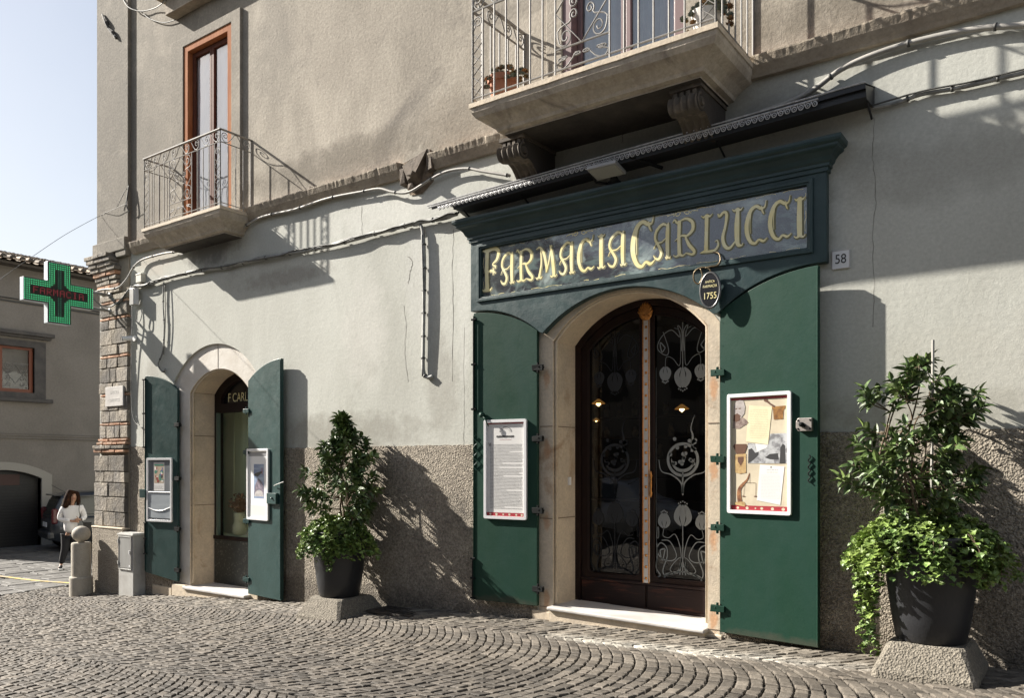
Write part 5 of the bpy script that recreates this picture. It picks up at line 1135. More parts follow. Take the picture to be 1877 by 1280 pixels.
cable([W(-160, 640, -6.0), W(0, 512, -3.0), W(60, 470, -1.9), W(120, 430, -1.0), W(178, 398, -.12), W(205, 385, -.11), W(235, 372, -.10)], .004, M_cabled, 'black overhead wire crossing the sky to the corner of the building', 'wire', extra=[([W(232, 345, -.06), W(228, 352, -.08), W(215, 378, -.1)], .006, 1), ([W(236, 340, -.05), W(232, 375, -.08), W(238, 390, -.05)], .01, 1)])
cable([W(222, -10, -.06), W(235, 12, -.08), W(258, 20, -.05), W(285, 14, -.05), W(304, 0, -.2)], .009, M_cable, 'thin pale wire sagging from the top corner to the hood above the upper window', 'wire')
cable([W(258, 20, -.03), W(275, 34, -.03), W(300, 41, -.03), W(322, 36, -.03)], .008, M_cabled, 'thin dark wire sagging just below the pale one near the upper left window', 'wire')
# ================================================================= BUILDING ACROSS THE SIDE STREET
K2 = empty('far_house', (-24, 3, -.7), 'shaded grey plastered house with tiled roof and arched garage across the side street', 'house')
XB = -24.0
def tob(mb): mb.v = [(XB - v[1], v[0], v[2]) for v in mb.v]; return mb
M_far = mat('far_plaster', (.27, .245, .215), .9, col2=(.21, .19, .165), nscale=.7, col3=(.14, .125, .11), n3=.95, bump=((4, .01), (30, .003)), grain=.1, gscale=20, world=True)
M_lava = mat('dark_lava_stone', (.075, .07, .068), .85, col2=(.12, .11, .10), nscale=4, col3=(.3, .29, .27), n3=1.12, bump=((15, .006),), world=True)
Y0, Y1 = .45, 14.0
gar = arched(1.35, 3.385, -1.2, 1.18, .24)
m = MB(); m.prism([(Y0, -1.2), (Y1, -1.2), (Y1, 7.15), (Y0, 7.15)], 0, .3, holes=[gar[::-1], [(2.36-.85, 3.55), (3.2, 3.55), (3.2, 4.83), (2.36-.85, 4.83)]], back=False)
m.quad((Y0, 0, -1.2), (Y0, 0, 7.15), (Y0, 7, 8.9), (Y0, 7, -1.2)); tob(m).obj('wall', M_far, K2)
m = MB(); g2 = arched(1.05, 3.66, -1.2, 1.28, .36); g2 = [(max(1.05, min(3.66, a)), b_) for a, b_ in g2]; m.prism(g2, -.06, .25, holes=[gar[::-1]]); tob(m).obj('garage_surround', mat('grey_limestone', (.36, .34, .30), .85, bump=((10, .005),), world=True), K2, bev=.01)
m = MB(); m.box(1.3, 3.42, .18, .22, -1.0, 1.45); 
for k in range(22): m.box(1.36, 3.38, .172, .18, -.7+k*.085, -.63+k*.085)
tob(m).obj('garage_door', mat('black_garage', (.012, .012, .013), .5), K2, bev=.004)
m = MB(); m.box(1.5, 2.9, .168, .175, 1.0, 1.3); tob(m).obj('transom_grille', mat('dark_red_wood', (.05, .016, .012), .5), K2)
m = MB()
for z in (2.30, 2.42): m.tube([(Y0, -.03, z), (Y1, -.03, z-.0)], .02 if z < 2.4 else .012, 6)
m.box(Y0, Y1, -.04, 0, 2.36, 2.40); tob(m).obj('wall_band', M_far, K2)
m = MB(); m.box(Y0, Y1, -.03, 0, 6.02, 6.06); m.tube([(Y0, -.04, 6.12), (Y1, -.04, 6.10)], .015, 5); tob(m).obj('wire_band', M_cabled, K2)
# window with lava stone surround
m = MB(); m.prism([(1.2, 3.38), (3.50, 3.38), (3.50, 5.0), (1.2, 5.0)], -.05, .12, holes=[[(1.52, 3.56), (3.2, 3.56), (3.2, 4.82), (1.52, 4.82)]]); m.box(1.1, 3.66, -.14, 0, 3.30, 3.40); m.box(1.05, 3.68, -.20, 0, 5.14, 5.24); m.box(1.1, 3.62, -.12, 0, 5.07, 5.14); tob(m).obj('window_surround', M_lava, K2, bev=.01)
wi = MB(); wi.prism([(1.52, 3.56), (3.2, 3.56), (3.2, 4.82), (1.52, 4.82)], .06, .12, holes=[[(1.6, 3.66), (2.30, 3.66), (2.30, 4.75), (1.6, 4.75)], [(2.42, 3.66), (3.10, 3.66), (3.10, 4.75), (2.42, 4.75)]]); wi = tob(wi).obj('window', mat('orange_brown_wood', (.20, .055, .025), .45), K2, bev=.006)
m = MB(); m.quad((1.55, .10, 3.6), (3.15, .10, 3.6), (3.15, .10, 4.8), (1.55, .10, 4.8)); tob(m).obj('pane', G_clear, wi)
m = MB()
for cx_ in (1.95, 2.76):
    for sx in (-1, 1):
        for z in (3.78, 3.95, 4.12, 4.28): m.tube([(cx_+sx*(.12+a), .09, z+b_) for a, b_ in spiral(.06, 0, .075, 0, 1.4*sx, 14, .2)], .008, 4)
    m.tube([(cx_-.33, .09, 3.85), (cx_, .09, 4.3), (cx_+.33, .09, 3.85)], .007, 4); m.tube([(cx_-.33, .09, 4.25), (cx_, .09, 3.8), (cx_+.33, .09, 4.25)], .007, 4)
    for z in (3.72, 4.36): m.tube([(cx_-.34, .09, z), (cx_+.34, .09, z)], .01, 4)
tob(m).obj('window_grille', M_rail, wi)
m = MB(); m.box(1.5, 3.2, .25, .27, 3.5, 4.9); tob(m).obj('window_curtain', mat('dim_curtain', (.12, .12, .12), .9), wi)
# roof and half-round tiles
rt = random.Random(21); m = MB(); s_ = .26
m.add([(XB+.45, Y0-.2, 7.05), (XB+.45, Y1, 7.05), (XB-3.2, Y1, 7.05+3.65*s_), (XB-3.2, Y0-.2, 7.05+3.65*s_)], [(0, 1, 2, 3)]); m.box(XB+.0, XB+.4, Y0-.1, Y1, 6.98, 7.04); 
m.add([(XB-3.2, Y0-.2, 7.05+3.65*s_), (XB-3.2, Y1, 7.05+3.65*s_), (XB-7, Y1, 7.1), (XB-7, Y0-.2, 7.1)], [(0, 1, 2, 3)]); m.obj('roof_deck', M_tiled, K2)
tm = MB(); y = Y0-.1; nc = 0
while y < 8.0:
    for k in range(11):
        d0 = k*.34 + rt.uniform(-.02, .02); dy = rt.uniform(-.012, .012); L_ = .44
        for side in (0, 1):
            yy = y + (0 if side == 0 else .125); n = 6; vs = []
            for e, (dd, rr2) in enumerate(((d0, .085), (d0+L_, .066))):
                x = XB+.50-dd; z = 7.05+(dd-.05)*s_ + (.055 if side == 0 else .01) + (.030 if e == 0 else 0)
                for q in range(n+1):
                    a = math.pi*q/n; vs.append((x, yy+dy+rr2*math.cos(a), z+(rr2*math.sin(a) if side == 0 else .03-rr2*.6*math.sin(a))))
            tm.add(vs, [(q, q+1, n+2+q, n+1+q) for q in range(n)])
            if side == 0: c_ = len(tm.v); tm.add([(vs[0][0], yy+dy, vs[0][2])], []); tm.f += [(c_-2*(n+1)+q+1, c_-2*(n+1)+q, c_) for q in range(n)]; tm.m += [1]*n
    y += .235
tm.obj('roof_tiles', [M_tile, M_tiled], K2)
# ================================================================= CARS
def make_car(loc, rz, paint, label, group=None):
    c = empty('parked_car', loc, label, 'car', group, rz=rz if rz else 1e-6)
    # local: +x forward, y left, length 3.9
    L_ = 3.9; st = [  # x, z_bottom, z_belt, half width bottom, belt
        (0, .42, .80, .62, .60), (.06, .30, .86, .74, .70), (.2, .25, .90, .80, .76), (.6, .22, .92, .83, .79), (1.5, .22, .92, .84, .81), (2.4, .22, .92, .84, .80), (2.9, .22, .93, .83, .78), (3.5, .25, .84, .79, .70), (3.8, .30, .72, .70, .60), (3.9, .40, .62, .55, .50)]
    m = MB(); ns = 10
    fine = cr(st, 3)
    for (x, zb, zt, hb, ht) in fine:
        zm = lerp(zb, zt, .5)
        sec = [(-hb*.9, zb), (-hb, zb+.08), (-hb*1.02, zm), (-ht*1.01, zt-.08), (-ht*.95, zt), (0, zt+.02), (ht*.95, zt), (ht*1.01, zt-.08), (hb*1.02, zm), (hb, zb+.08), (hb*.9, zb)]
        m.v += [(x, y, z) for y, z in sec]
    k = 11; N = len(fine)
    m.f = [(i*k+j, i*k+j+1, (i+1)*k+j+1, (i+1)*k+j) for i in range(N-1) for j in range(k-1)] + [tuple(range(k))[::-1], tuple((N-1)*k+j for j in range(k))]; m.m = [0]*len(m.f)
    body = m.obj('body', paint, c, smooth=True)
    gs = [(.04, .86, .68, .90, .66), (.22, .88, .74, 1.36, .62), (.42, .90, .77, 1.50, .60), (1.3, .90, .79, 1.55, .60), (2.2, .90, .79, 1.50, .59), (2.65, .91, .78, 1.25, .64), (3.05, .92, .74, .94, .70)]
    m = MB(); g = cr(gs, 4)
    for (x, zb, hb, zt, ht) in g: m.v += [(x, -hb, zb), (x, -lerp(hb, ht, .9), lerp(zb, zt, .9)), (x, -ht*.85, zt), (x, ht*.85, zt), (x, lerp(hb, ht, .9), lerp(zb, zt, .9)), (x, hb, zb)]
    k = 6; m.f = [(i*k+j, i*k+j+1, (i+1)*k+j+1, (i+1)*k+j) for i in range(len(g)-1) for j in range(5)] + [tuple(range(6))[::-1]]; m.m = [0]*len(m.f)
    m.obj('cabin', paint, c, smooth=False, bev=.03)
    M_cg = mat('car_glass', (.015, .02, .02), .06, spec=.7)
    def pane(pts, nm):
        m = MB(); m.add(pts, [tuple(range(len(pts)))]); 
        m.v += [(p[0]*1.0, p[1], p[2]) for p in pts]; m.obj(nm, M_cg, c)
    for sg in (1, -1):
        for a, b_ in ((.50, 1.28), (1.36, 2.25)):
            za = .96; y0_ = sg*.797; y1_ = sg*.655
            m = MB(); m.add([(a-.08 if a < 1 else a, y0_, za), (b_, y0_, za), (b_-.0, y1_, 1.43), (a+.06 if a < 1 else a, y1_, 1.43)], [(0, 1, 2, 3)]); m.obj('side_window', M_cg, c)
    m = MB(); m.add([(.045, -.60, .93), (.045, .60, .93), (.19, .54, 1.33), (.19, -.54, 1.33)], [(0, 1, 2, 3)]); m.obj('rear_window', M_cg, c)
    m = MB(); m.add([(3.02, -.62, .96), (3.02, .62, .96), (2.34, .52, 1.46), (2.34, -.52, 1.46)], [(0, 1, 2, 3)]); m.obj('windscreen', M_cg, c)
    m = MB(); m.box(.10, .30, -.55, .55, 1.44, 1.475); m.obj('spoiler', paint, c, bev=.015)
    m = MB(); m.tube([(.5, 0, 1.5), (.15, 0, 1.72)], .008, 5); m.obj('antenna', M_cabled, c)
    for sg in (1, -1):
        m = MB(); m.box(.02, .17, sg*.69 if sg > 0 else sg*.79, sg*.79 if sg > 0 else sg*.69, .72, 1.12); m.obj('tail_light', mat('tail_red', (.09, .006, .012), .2, spec=.6), c, bev=.04)
        m = MB(); m.box(3.55, 3.80, .45 if sg > 0 else -.68, .68 if sg > 0 else -.45, .60, .78); m.obj('headlight', mat('clear_lamp', (.5, .5, .5), .15), c, bev=.04)
    m = MB(); m.box(-.02, .0, -.25, .25, .62, .74); m.obj('number_plate', M_white, c, bev=.004)
    m = MB(); m.box(-.07, .16, -.76, .76, .30, .52); m.obj('bumper', paint, c, bev=.06)
    tire = mat('tyre_rubber', (.02, .02, .02), .8); rim = mat('alloy', (.5, .5, .5), .35, .6)
    for x in (.62, 3.1):
        for sg in (1, -1):
            yy = sg*.80
            m = MB(); m.lathe([(.18, -.10), (.28, -.10), (.305, -.06), (.305, .06), (.28, .10), (.18, .09)], (x, yy, .305), 28, ax='y'); w2 = m.obj('tyre', tire, c, smooth=True)
            m = MB(); m.lathe([(.185, .02*sg), (.20, .085*sg), (.185, .10*sg)], (x, yy, .305), 28, ax='y')
            for q in range(7):
                a = 2*math.pi*q/7; m.tube([(x, yy+sg*.09, .305), (x+.185*math.cos(a), yy+sg*.09, .305+.185*math.sin(a))], .018, 4)
            m.lathe([(0, .105*sg), (.04, .10*sg)], (x, yy, .305), 10, ax='y'); m.obj('rim', rim, c)
            m = MB(); m.lathe([(.0, .0), (.36, .0), (.36, .045)], (x, sg*.80, .33), 24, ax='y'); m.obj('wheel_arch', mat('arch_black', (.01, .01, .01), .9), c)
    return c
th2 = math.atan2(.965, .26)
# rear right wheel at about (-21.75, 2.95)
hd = Vector((math.cos(th2), math.sin(th2))); rg2 = Vector((hd.y, -hd.x)); wpos = Vector((-21.65, 3.25)); org = wpos - hd*.62 - rg2*.80
make_car((org.x, org.y, ground(org.x, org.y)+.01), th2, mat('slate_car_paint', (.020, .025, .034), .3, coat=.5, spec=.6), 'dark slate blue hatchback parked tail towards us beside the garage door')
make_car((-12.2, -11.2, ground(-9, 0)-.02), R(2), mat('white_car_paint', (.6, .6, .6), .3, coat=.5), 'pale small car seen only as a reflection in the main door glass')
# ================================================================= OPPOSITE SIDE OF THE STREET (seen in reflections)
M_opp = mat('opposite_plaster', (.24, .21, .17), .9, col2=(.19, .165, .135), nscale=.8, world=True); M_oppd = mat('opposite_shutter', (.05, .04, .03), .7)
def opp(x0, x1, zt, y, label, peak=0.):
    o = empty('opposite_house', ((x0+x1)/2, y, -.5), label, 'house', 'houses reflected in the shop glass')
    m = MB(); pts = [(x0, -1.5), (x1, -1.5), (x1, zt), ((x0+x1)/2, zt+peak), (x0, zt)]; m.prism(pts, y-6, y); m.obj('wall', M_opp, o)
    m = MB(); m.prism([(x0-.3, zt), (x1+.3, zt), (x1+.3, zt+.12), ((x0+x1)/2, zt+peak+.15), (x0-.3, zt+.12)], y-6.3, y+.3); m.obj('roof', M_tile, o)
    x = x0+1.2
    while x < x1-1.8:
        for z in (.2, 3.6, 6.4):
            if z+1.9 < zt:
                m = MB(); m.box(x, x+1.1, y-.05, y+.02, z, z+(2.3 if z < 1 else 1.7)); wn = m.obj('window', M_oppd, o)
        x += 2.7
opp(-44, -27, 11, -14.6, 'tall shaded house across the street, the far left one in the reflections', .9)
opp(-26.8, -14.6, 8.8, -14.2, 'shaded house whose gable is the dark slope reflected in the fascia glass', 1.6)
opp(-14.4, -3.5, 6.0, -14.6, 'low house across the street reflected in the glazed door', .8)
opp(-3.3, 12, 9.0, -14.4, 'house across the street nearest the right side of the reflections', .6)
# ================================================================= WOMAN
def skin(name, verts, edges, parent, mt, sub=1, root=0):
    me = bpy.data.meshes.new(name); me.from_pydata([v[:3] for v in verts], edges, []); me.materials.append(mt)
    o = bpy.data.objects.new(name, me); link(o); o.parent = parent
    sm = o.modifiers.new('skin', 'SKIN'); sm.use_smooth_shade = True
    if not me.skin_vertices: me.skin_vertices.new()
    for i, v in enumerate(verts): 
        r_ = v[3] if len(v) < 5 else (v[3], v[4]); me.skin_vertices[0].data[i].radius = (r_, r_) if not isinstance(r_, tuple) else r_
    me.skin_vertices[0].data[root].use_root = True
    ss = o.modifiers.new('sub', 'SUBSURF'); ss.levels = sub; ss.render_levels = sub
    return o
wp = onground(111, 1045)
Wm = empty('person', (wp.x, wp.y, ground(wp.x, wp.y)+.01), 'woman with long dark hair in a white sweater and black trousers walking behind the bollard', 'person', rz=R(64.3))
M_skin = mat('skin', (.42, .24, .16), .5); M_hair = mat('dark_hair', (.02, .010, .007), .85, spec=.1, col2=(.07, .028, .012), nscale=16, lo=.5, hi=.7); M_swt = mat('white_knit', (.72, .70, .70), .9, bump=((60, .002),)); M_trs = mat('black_denim', (.012, .012, .015), .8)
bv = [(.19, 0, .86, .07, .05), (.20, 0, 1.03, .08, .06), (.21, 0, 1.22, .09, .06), (.22, 0, 1.40, .045), (.235, -.005, 1.475, .045), (.25, -.02, 1.54, .068, .070), (.25, -.015, 1.61, .088, .095), (.25, -.005, 1.675, .06, .065),
      (.05, 0, 1.34, .03), (-.01, .0, 1.12, .026), (.22, -.19, 1.06, .024), (.39, 0, 1.35, .03), (.45, .0, 1.13, .026), (.38, -.18, 1.08, .024),
      (.13, 0, .76, .045), (.09, -.04, .46, .04), (.01, 0, .09, .03), (-.03, -.13, .03, .025), (.25, 0, .76, .045), (.28, .0, .46, .04), (.27, .10, .10, .03), (.30, -.03, .035, .025),
      (.29, -.21, 1.06, .020, .032), (.34, -.21, 1.10, .020, .030), (.258, -.115, 1.60, .016)]
be = [(0, 1), (1, 2), (2, 3), (3, 4), (4, 5), (5, 6), (6, 7), (2, 8), (8, 9), (9, 10), (2, 11), (11, 12), (12, 13), (0, 14), (14, 15), (15, 16), (16, 17), (0, 18), (18, 19), (19, 20), (20, 21), (10, 22), (13, 23)]
for src, sx, bx in ((22, 1, .29), (23, -1, .34)):
    for k in range(5):
        i0 = len(bv); z = bv[src][2]+.026-.013*k; thumb = k == 0
        bv += [(bx+sx*(.03 if not thumb else .01), -.225, z+(.01 if thumb else 0), .008), (bx+sx*(.055 if not thumb else .025), -.235, z+(.03 if thumb else -.005), .0075), (bx+sx*(.07-.004*abs(k-2)), -.215, z-.010, .006)]
        be += [(src, i0), (i0, i0+1)] + ([(i0+1, i0+2)] if not thumb else [])
        if thumb: bv[i0+2] = (bx+sx*.034, -.24, z+.042, .006); be.append((i0+1, i0+2))
be.append((6, 24)); 
skin('body', bv, be, Wm, M_skin, 1)
skin('sweater', [(.19, 0, .76, .20, .17), (.20, 0, 1.04, .18, .14), (.21, -.01, 1.24, .20, .155), (.22, 0, 1.39, .10, .08), (.04, 0, 1.33, .075), (-.03, .0, 1.10, .062), (.20, -.17, 1.06, .048), (.41, 0, 1.34, .075), (.47, .0, 1.12, .062), (.39, -.165, 1.08, .048)],
     [(0, 1), (1, 2), (2, 3), (2, 4), (4, 5), (5, 6), (2, 7), (7, 8), (8, 9)], Wm, M_swt, 2)
skin('trousers', [(.19, 0, .90, .19, .16), (.11, 0, .74, .12), (.09, -.04, .46, .085), (.01, 0, .11, .06), (.27, 0, .74, .12), (.28, .0, .46, .085), (.27, .10, .12, .06)], [(0, 1), (1, 2), (2, 3), (0, 4), (4, 5), (5, 6)], Wm, M_trs, 2)
M_shoe = mat('trainer_black', (.02, .02, .02), .6)
for (x, y, z) in ((.01, .0, .0), (.27, .10, .01)):
    m = MB(); m.box(x-.055, x+.035, y-.19, y+.06, z, z+.028); o = m.obj('shoe_sole', M_white, Wm, bev=.01)
    skin('shoe', [(x-.005, y+.02, z+.065, .045), (x-.01, y-.07, z+.055, .042), (x-.02, y-.15, z+.045, .032)], [(0, 1), (1, 2)], Wm, M_shoe, 1)
hv = [(.25, .03, 1.71, .10, .10), (.24, .06, 1.60, .12, .10), (.19, .06, 1.48, .13, .10), (.10, .03, 1.37, .12, .09), (.04, -.01, 1.27, .07), (.18, -.03, 1.70, .07), (.135, -.05, 1.58, .075), (.11, -.07, 1.45, .08), (.08, -.09, 1.33, .06), (.32, -.02, 1.68, .05), (.345, -.0, 1.56, .045), (.35, -.02, 1.45, .045), (.33, -.05, 1.38, .03)]
skin('hair', hv, [(0, 1), (1, 2), (2, 3), (3, 4), (0, 5), (5, 6), (6, 7), (7, 8), (0, 9), (9, 10), (10, 11), (11, 12)], Wm, M_hair, 2)
m = MB()
for x in (.222, .278): m.lathe([(0, -.006), (.009, 0), (0, .006)], (x+.004, -.108, 1.615), 8, ax='y')
m.obj('eyes', M_dink, Wm); m = MB(); m.tube([(.235, -.100, 1.555), (.255, -.106, 1.553), (.275, -.100, 1.555)], .005, 5); m.obj('mouth', mat('lips', (.3, .07, .06), .5), Wm)
m = MB(); m.tube(cr([(.40, .10, 1.30), (.37, .0, 1.45), (.36, -.14, 1.38), (.36, -.19, 1.25), (.42, -.20, 1.05), (.48, -.14, .98)], 5), .009, 6); m.box(.44, .60, -.16, .0, .84, 1.02); m.obj('shoulder_bag', mat('black_leather', (.015, .015, .015), .4), Wm, bev=.01)
# ================================================================= PLANTS
M_leafA = mat('laurel_leaf', (.05, .09, .024), .5, col2=(.17, .23, .06), nscale=5, lo=.45, hi=.75, island=.45, spec=.6)
M_leafB = mat('ivy_leaf', (.085, .15, .035), .45, col2=(.24, .32, .08), nscale=4, lo=.35, hi=.7, island=.4)
M_bark = mat('twig_bark', (.12, .085, .055), .9, bump=((60, .002),))
def addleaf(m, p, d, L_, w_, rnd, fold=.35, lobes=False):
    d = d.normalized(); s = d.cross(Vector((0, 0, 1)))
    s = s.normalized() if s.length > .05 else d.orthogonal().normalized()
    s = (s + Vector((rnd.gauss(0, .35), rnd.gauss(0, .35), rnd.gauss(0, .35)))); s = (s - d*s.dot(d)).normalized(); n = s.cross(d)
    if n.z < 0: n = -n
    droop = -n*.0
    if lobes:
        pts = [p, p+d*L_*.25+s*w_*.55+n*.1*w_, p+d*L_*.45+s*w_*.42, p+d*L_*.62+s*w_*.5+n*.12*w_, p+d*L_*1.0-n*.15*w_, p+d*L_*.62-s*w_*.5+n*.12*w_, p+d*L_*.45-s*w_*.42, p+d*L_*.25-s*w_*.55+n*.1*w_, p+d*L_*.45-n*.1*w_]
        m.add(pts, [(0, 1, 2, 8), (8, 2, 3, 4), (8, 4, 5, 6), (0, 8, 6, 7)])
    else:
        c1, c2 = p+d*L_*.35, p+d*L_*.72-n*L_*.06; t = p+d*L_-n*L_*.16
        pts = [p, c1, c2, t, c1+s*w_*.5+n*w_*fold, c2+s*w_*.38+n*w_*fold*.6, c1-s*w_*.5+n*w_*fold, c2-s*w_*.38+n*w_*fold*.6]
        m.add(pts, [(0, 1, 4), (1, 2, 5, 4), (2, 3, 5), (0, 6, 1), (1, 6, 7, 2), (2, 7, 3)])
def pot(cx_, cy, z0, par):
    m = MB(); H = .78
    m.lathe([(0, 0), (.235, 0), (.245, .01), (.275, .18), (.305, .4), (.325, .60), (.34, H), (.35, H+.02), (.335, H+.03), (.31, H), (.30, H-.06), (0, H-.06)], (cx_, cy, z0), 48); m.obj('pot', M_pot, par, smooth=True)
    return z0 + H
def shrub(label, cx_, cy, z0, env, ivy_r, nclust, seed, stems, drapes, leafL, stake=None):
    P_ = empty('potted_shrub', (cx_, cy, z0), label, 'potted plant', 'potted shrubs by the wall')
    zt = pot(cx_, cy, z0, P_); rnd = random.Random(seed)
    m = MB(); m.lathe([(0, -.02), (.31, -.045)], (cx_, cy, zt), 16); m.obj('soil', mat('soil', (.03, .022, .016), .95), P_)
    br, lf = MB(), MB()
    zs = [e[0] for e in env]
    def E(z):
        for a, b_ in zip(env, env[1:]):
            if z <= b_[0]: t = max(0, (z-a[0])/(b_[0]-a[0])); return [lerp(a[i], b_[i], t) for i in range(4)]
        return list(env[-1])
    # env rows: z, centre offset x, centre offset y, radius
    sp = []
    for k in range(stems):
        a = rnd.uniform(0, 6.28); pts = [Vector((cx_+.05*math.cos(a), cy+.05*math.sin(a), zt-.05))]; zz = zt; zend = lerp(zs[0], zs[-1], 1 - .45*(k/stems)); fr = rnd.uniform(.1, .6) if k else .05
        for q in range(1, 8):
            z = lerp(zt, zend, q/7); e = E(z); a += rnd.uniform(-.5, .5)
            pts.append(Vector((cx_+e[1]+e[3]*fr*math.cos(a), min(cy+e[2]+e[3]*fr*math.sin(a), -.06), z)))
        sp.append(pts); br.tube(cr([tuple(p) for p in pts], 3), .01, 6, rs=[lerp(.013, .004, i/21) for i in range(22)])
    for k in range(nclust):
        z = zs[0] + (zs[-1]-zs[0])*rnd.random()**.9; e = E(z); a = rnd.uniform(0, 6.28)
        g = noise.noise((math.cos(a)*1.6+seed, math.sin(a)*1.6, z*3.2))
        if g < (-.04 if stake else -.06): continue
        r_ = e[3]*math.sqrt(rnd.uniform(.12, 1))*(1+.95*g)
        p = Vector((cx_+e[1]+r_*math.cos(a), cy+e[2]+r_*math.sin(a)*.9, z))
        if p.y > -.04: continue
        s_ = min((q for st_ in sp for q in st_), key=lambda q: (q-p).length + max(0, q.z-p.z)*2)
        mid = s_.lerp(p, .6)-Vector((0, 0, .02)); br.tube([s_, mid, p], .004, 4, rs=[.005, .004, .0025])
        ax = (p-s_).normalized()*.6+Vector((math.cos(a)*.5, math.sin(a)*.5, .7)); ax.normalize()
        nl = rnd.randint(8, 13)
        for q in range(nl):
            t = q/nl; b0 = p - ax*(.10*(1-t)); ang = q*2.4+rnd.random(); o_ = ax.orthogonal().normalized(); o_ = (o_*math.cos(ang)+ax.cross(o_)*math.sin(ang))
            d = ax*lerp(.25, 1.0, t*t)+o_*lerp(1., .55, t)+Vector((0, 0, -.12)); addleaf(lf, b0, d, leafL*rnd.uniform(.65, 1.15), leafL*.43, rnd)
    br.obj('branches', M_bark, P_); lf.obj('crown', M_leafA, P_)
    iv, vs_ = MB(), MB()
    def ivyleaf(p, out): 
        if p.y > -.02: return
        d = Vector((out.x, out.y, -.35))+Vector((rnd.gauss(0, .5), rnd.gauss(0, .5), rnd.gauss(0, .45))); L_ = rnd.uniform(.028, .056); addleaf(iv, p, d, L_, L_*1.05, rnd, lobes=True)
    for k in range(3400):
        a = rnd.uniform(0, 6.28); t = rnd.random()**.6; g = 1+.28*noise.noise((math.cos(a)*2+seed, math.sin(a)*2, 0))
        r_ = t*ivy_r*g; z = zt+.16*(1-(t)**2)*(1+.4*noise.noise((math.cos(a)*3, math.sin(a)*3, t*2+seed)))-.26*t**4+rnd.uniform(-.05, .05)
        ivyleaf(Vector((cx_+r_*math.cos(a)-.04, cy+r_*math.sin(a)*.85, z)), Vector((math.cos(a), math.sin(a), 0)))
    for (a, L0, dens) in drapes:
        for s2 in range(dens):
            aa = a+rnd.uniform(-.16, .16); Ls = L0*rnd.uniform(.45, 1.05); st0 = Vector((cx_+.30*math.cos(aa), cy+.30*math.sin(aa)*.9, zt+.04)); pts = [st0]; r_ = rnd.uniform(.9, 1.06)*ivy_r*.88
            n = max(4, int(Ls/.05))
            for q in range(n):
                t = q/n; rr2 = lerp(.34, r_, min(1, t*2.4)) if t < .42 else r_-(t-.42)*.10
                pts.append(Vector((cx_+rr2*math.cos(aa)+rnd.uniform(-.012, .012), cy+rr2*math.sin(aa)*.9+rnd.uniform(-.012, .012), zt+.06-Ls*max(0, t-.12)**1.1)))
            vs_.tube(pts, .0025, 4)
            for p in pts[1:]:
                for _ in range(4): ivyleaf(p+Vector((rnd.gauss(0, .018), rnd.gauss(0, .018), rnd.gauss(0, .02))), Vector((math.cos(aa), math.sin(aa), 0)))
    iv.obj('ivy', M_leafB, P_); vs_.obj('ivy_stems', M_bark, P_)
    if stake: m = MB(); m.tube([stake[0], stake[1]], .011, 8); m.obj('stake', M_hose, P_)
def plinth(cx_, cy, x2, y2, h, top_, label, seed):
    zg = min(ground(cx_-x2, cy-y2), ground(cx_+x2, cy-y2), ground(cx_, -.02))-.05; zt = ground(cx_, cy)+h
    p = MB(); r_ = random.Random(seed)
    def ring(ax, ay, z, ch):
        return [(cx_-ax+ch, cy-ay, z), (cx_+ax-ch, cy-ay, z), (cx_+ax, cy-ay+ch, z), (cx_+ax, cy+ay, z), (cx_-ax, cy+ay, z), (cx_-ax, cy-ay+ch, z)]
    rs_ = [ring(x2, y2, zg, .03), ring(x2-.01, y2-.01, zg+.10, .03), ring(lerp(x2, top_, .5)-.01, lerp(y2, top_, .5)-.01, lerp(zg+.1, zt, .5), .03), ring(top_, top_, zt-.015, .04), ring(top_-.02, top_-.02, zt, .04)]
    for q in rs_: p.v += [(a, min(b_, -.016), c_) for a, b_, c_ in q]
    for k in range(4):
        for j in range(6): p.f.append((k*6+j, k*6+(j+1) % 6, k*6+6+(j+1) % 6, k*6+6+j)); p.m.append(0)
    p.f.append(tuple(24+j for j in range(6))); p.m.append(0)
    o = p.obj('concrete_plinth', M_conc, None, bev=.012, loc=(cx_, cy, zg)); tag(o, label, 'plinth', 'concrete plinths under the pots'); return zt
z1_ = plinth(-7.57, -.43, .40, .415, .20, .28, 'low sloping aggregate concrete block under the smaller left pot', 1)
z2_ = plinth(-1.0, -.44, .36, .40, .25, .27, 'sloping aggregate concrete block under the large right pot', 2)
shrub('dense conical dark leaved shrub with ivy in a black pot between the two doorways', -7.60, -.43, z1_,
      [(.70, .02, .03, .22), (.85, .10, .02, .34), (1.05, .08, 0, .40), (1.30, .02, 0, .43), (1.50, -.04, 0, .40), (1.62, .06, .05, .34), (1.82, .02, .06, .27), (1.96, -.05, .1, .13), (2.22, -.12, .13, .04)], .52, 300, 5, 6, [(R(200), .36, 7), (R(235), .30, 5), (R(262), .36, 5), (R(300), .58, 9), (R(330), .45, 8), (R(180), .30, 6)], .115)
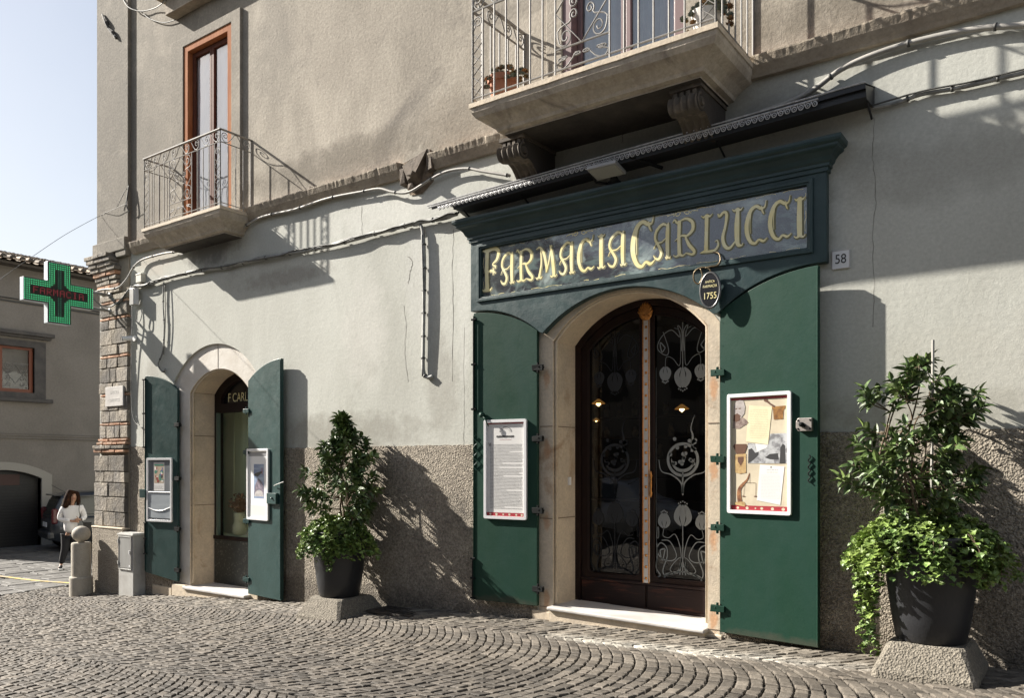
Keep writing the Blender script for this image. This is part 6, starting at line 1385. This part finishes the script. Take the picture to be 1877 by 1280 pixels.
shrub('loose leafy laurel with bushy bright ivy in black pot at right edge', -1.0, -.44, z2_,
      [(1.00, -.06, 0, .14), (1.25, -.13, 0, .28), (1.45, -.17, 0, .38), (1.70, -.17, 0, .41), (1.95, -.12, .02, .38), (2.15, -.07, .05, .36), (2.30, -.07, .05, .25), (2.42, -.10, .08, .10)], .56, 330, 9, 7, [(R(205), 1.15, 13), (R(190), .6, 6), (R(225), .62, 5), (R(250), .34, 6), (R(280), .46, 7), (R(325), .66, 8), (R(345), .5, 6)], .105, stake=((-1.0, -.42, z2_+.7), (-.99, -.40, 2.53)))
# succulents on the big balcony
def succulent(loc, label, clay, par_shape, hang, seed):
    S_ = empty('succulent_pot', loc, label, 'potted plant', 'succulents on the big balcony'); rnd = random.Random(seed)
    m = MB(); m.lathe(par_shape, loc, 28); m.obj('pot', clay, S_, smooth=False)
    mm_ = MB(); top_ = loc[2]+par_shape[-1][1]; R0 = par_shape[-2][0]
    for k in range(70):
        a = rnd.uniform(0, 6.28); t = rnd.random(); r_ = R0*1.5*math.sqrt(t); c_ = Vector((loc[0]+r_*math.cos(a)*hang, loc[1]+r_*math.sin(a)*.7, top_+.10*(1-t)-.16*t*rnd.random()+.02))
        s_ = rnd.uniform(.025, .05); mi = 0 if rnd.random() < .6 else 1
        for q in range(14):
            b_ = q*2.4; e = .25+.9*q/14; d = Vector((math.cos(b_)*math.sin(e)*1.2, math.sin(b_)*math.sin(e)*1.2, math.cos(e))); d = (d+Vector((math.cos(a), math.sin(a), 0))*.5*t).normalized(); sd_ = d.orthogonal().normalized()*s_*.3
            mm_.add([c_, c_+d*s_*.6+sd_, c_+d*s_, c_+d*s_*.6-sd_], [(0, 1, 2, 3)], mi)
    mm_.obj('rosettes', [mat('grey_green_succulent', (.16, .18, .14), .6, island=.3), mat('olive_succulent', (.16, .13, .05), .6, col2=(.3, .14, .06), nscale=20, island=.4)], S_)
succulent((-4.86, -.72, 5.235), 'round terracotta pot of grey green succulents on left end of big balcony', mat('terracotta', (.38, .16, .09), .8, bump=((30, .002),)), [(0, 0), (.11, 0), (.145, .2), (.16, .2), (.16, .26), (.14, .26), (0, .24)], 1.35, 3)
succulent((-2.72, -.66, 5.235), 'tapered white pot of dark succulents on right end of big balcony', mat('white_pot', (.62, .60, .56), .6), [(0, 0), (.08, 0), (.13, .26), (.12, .26), (0, .24)], 1.2, 4)
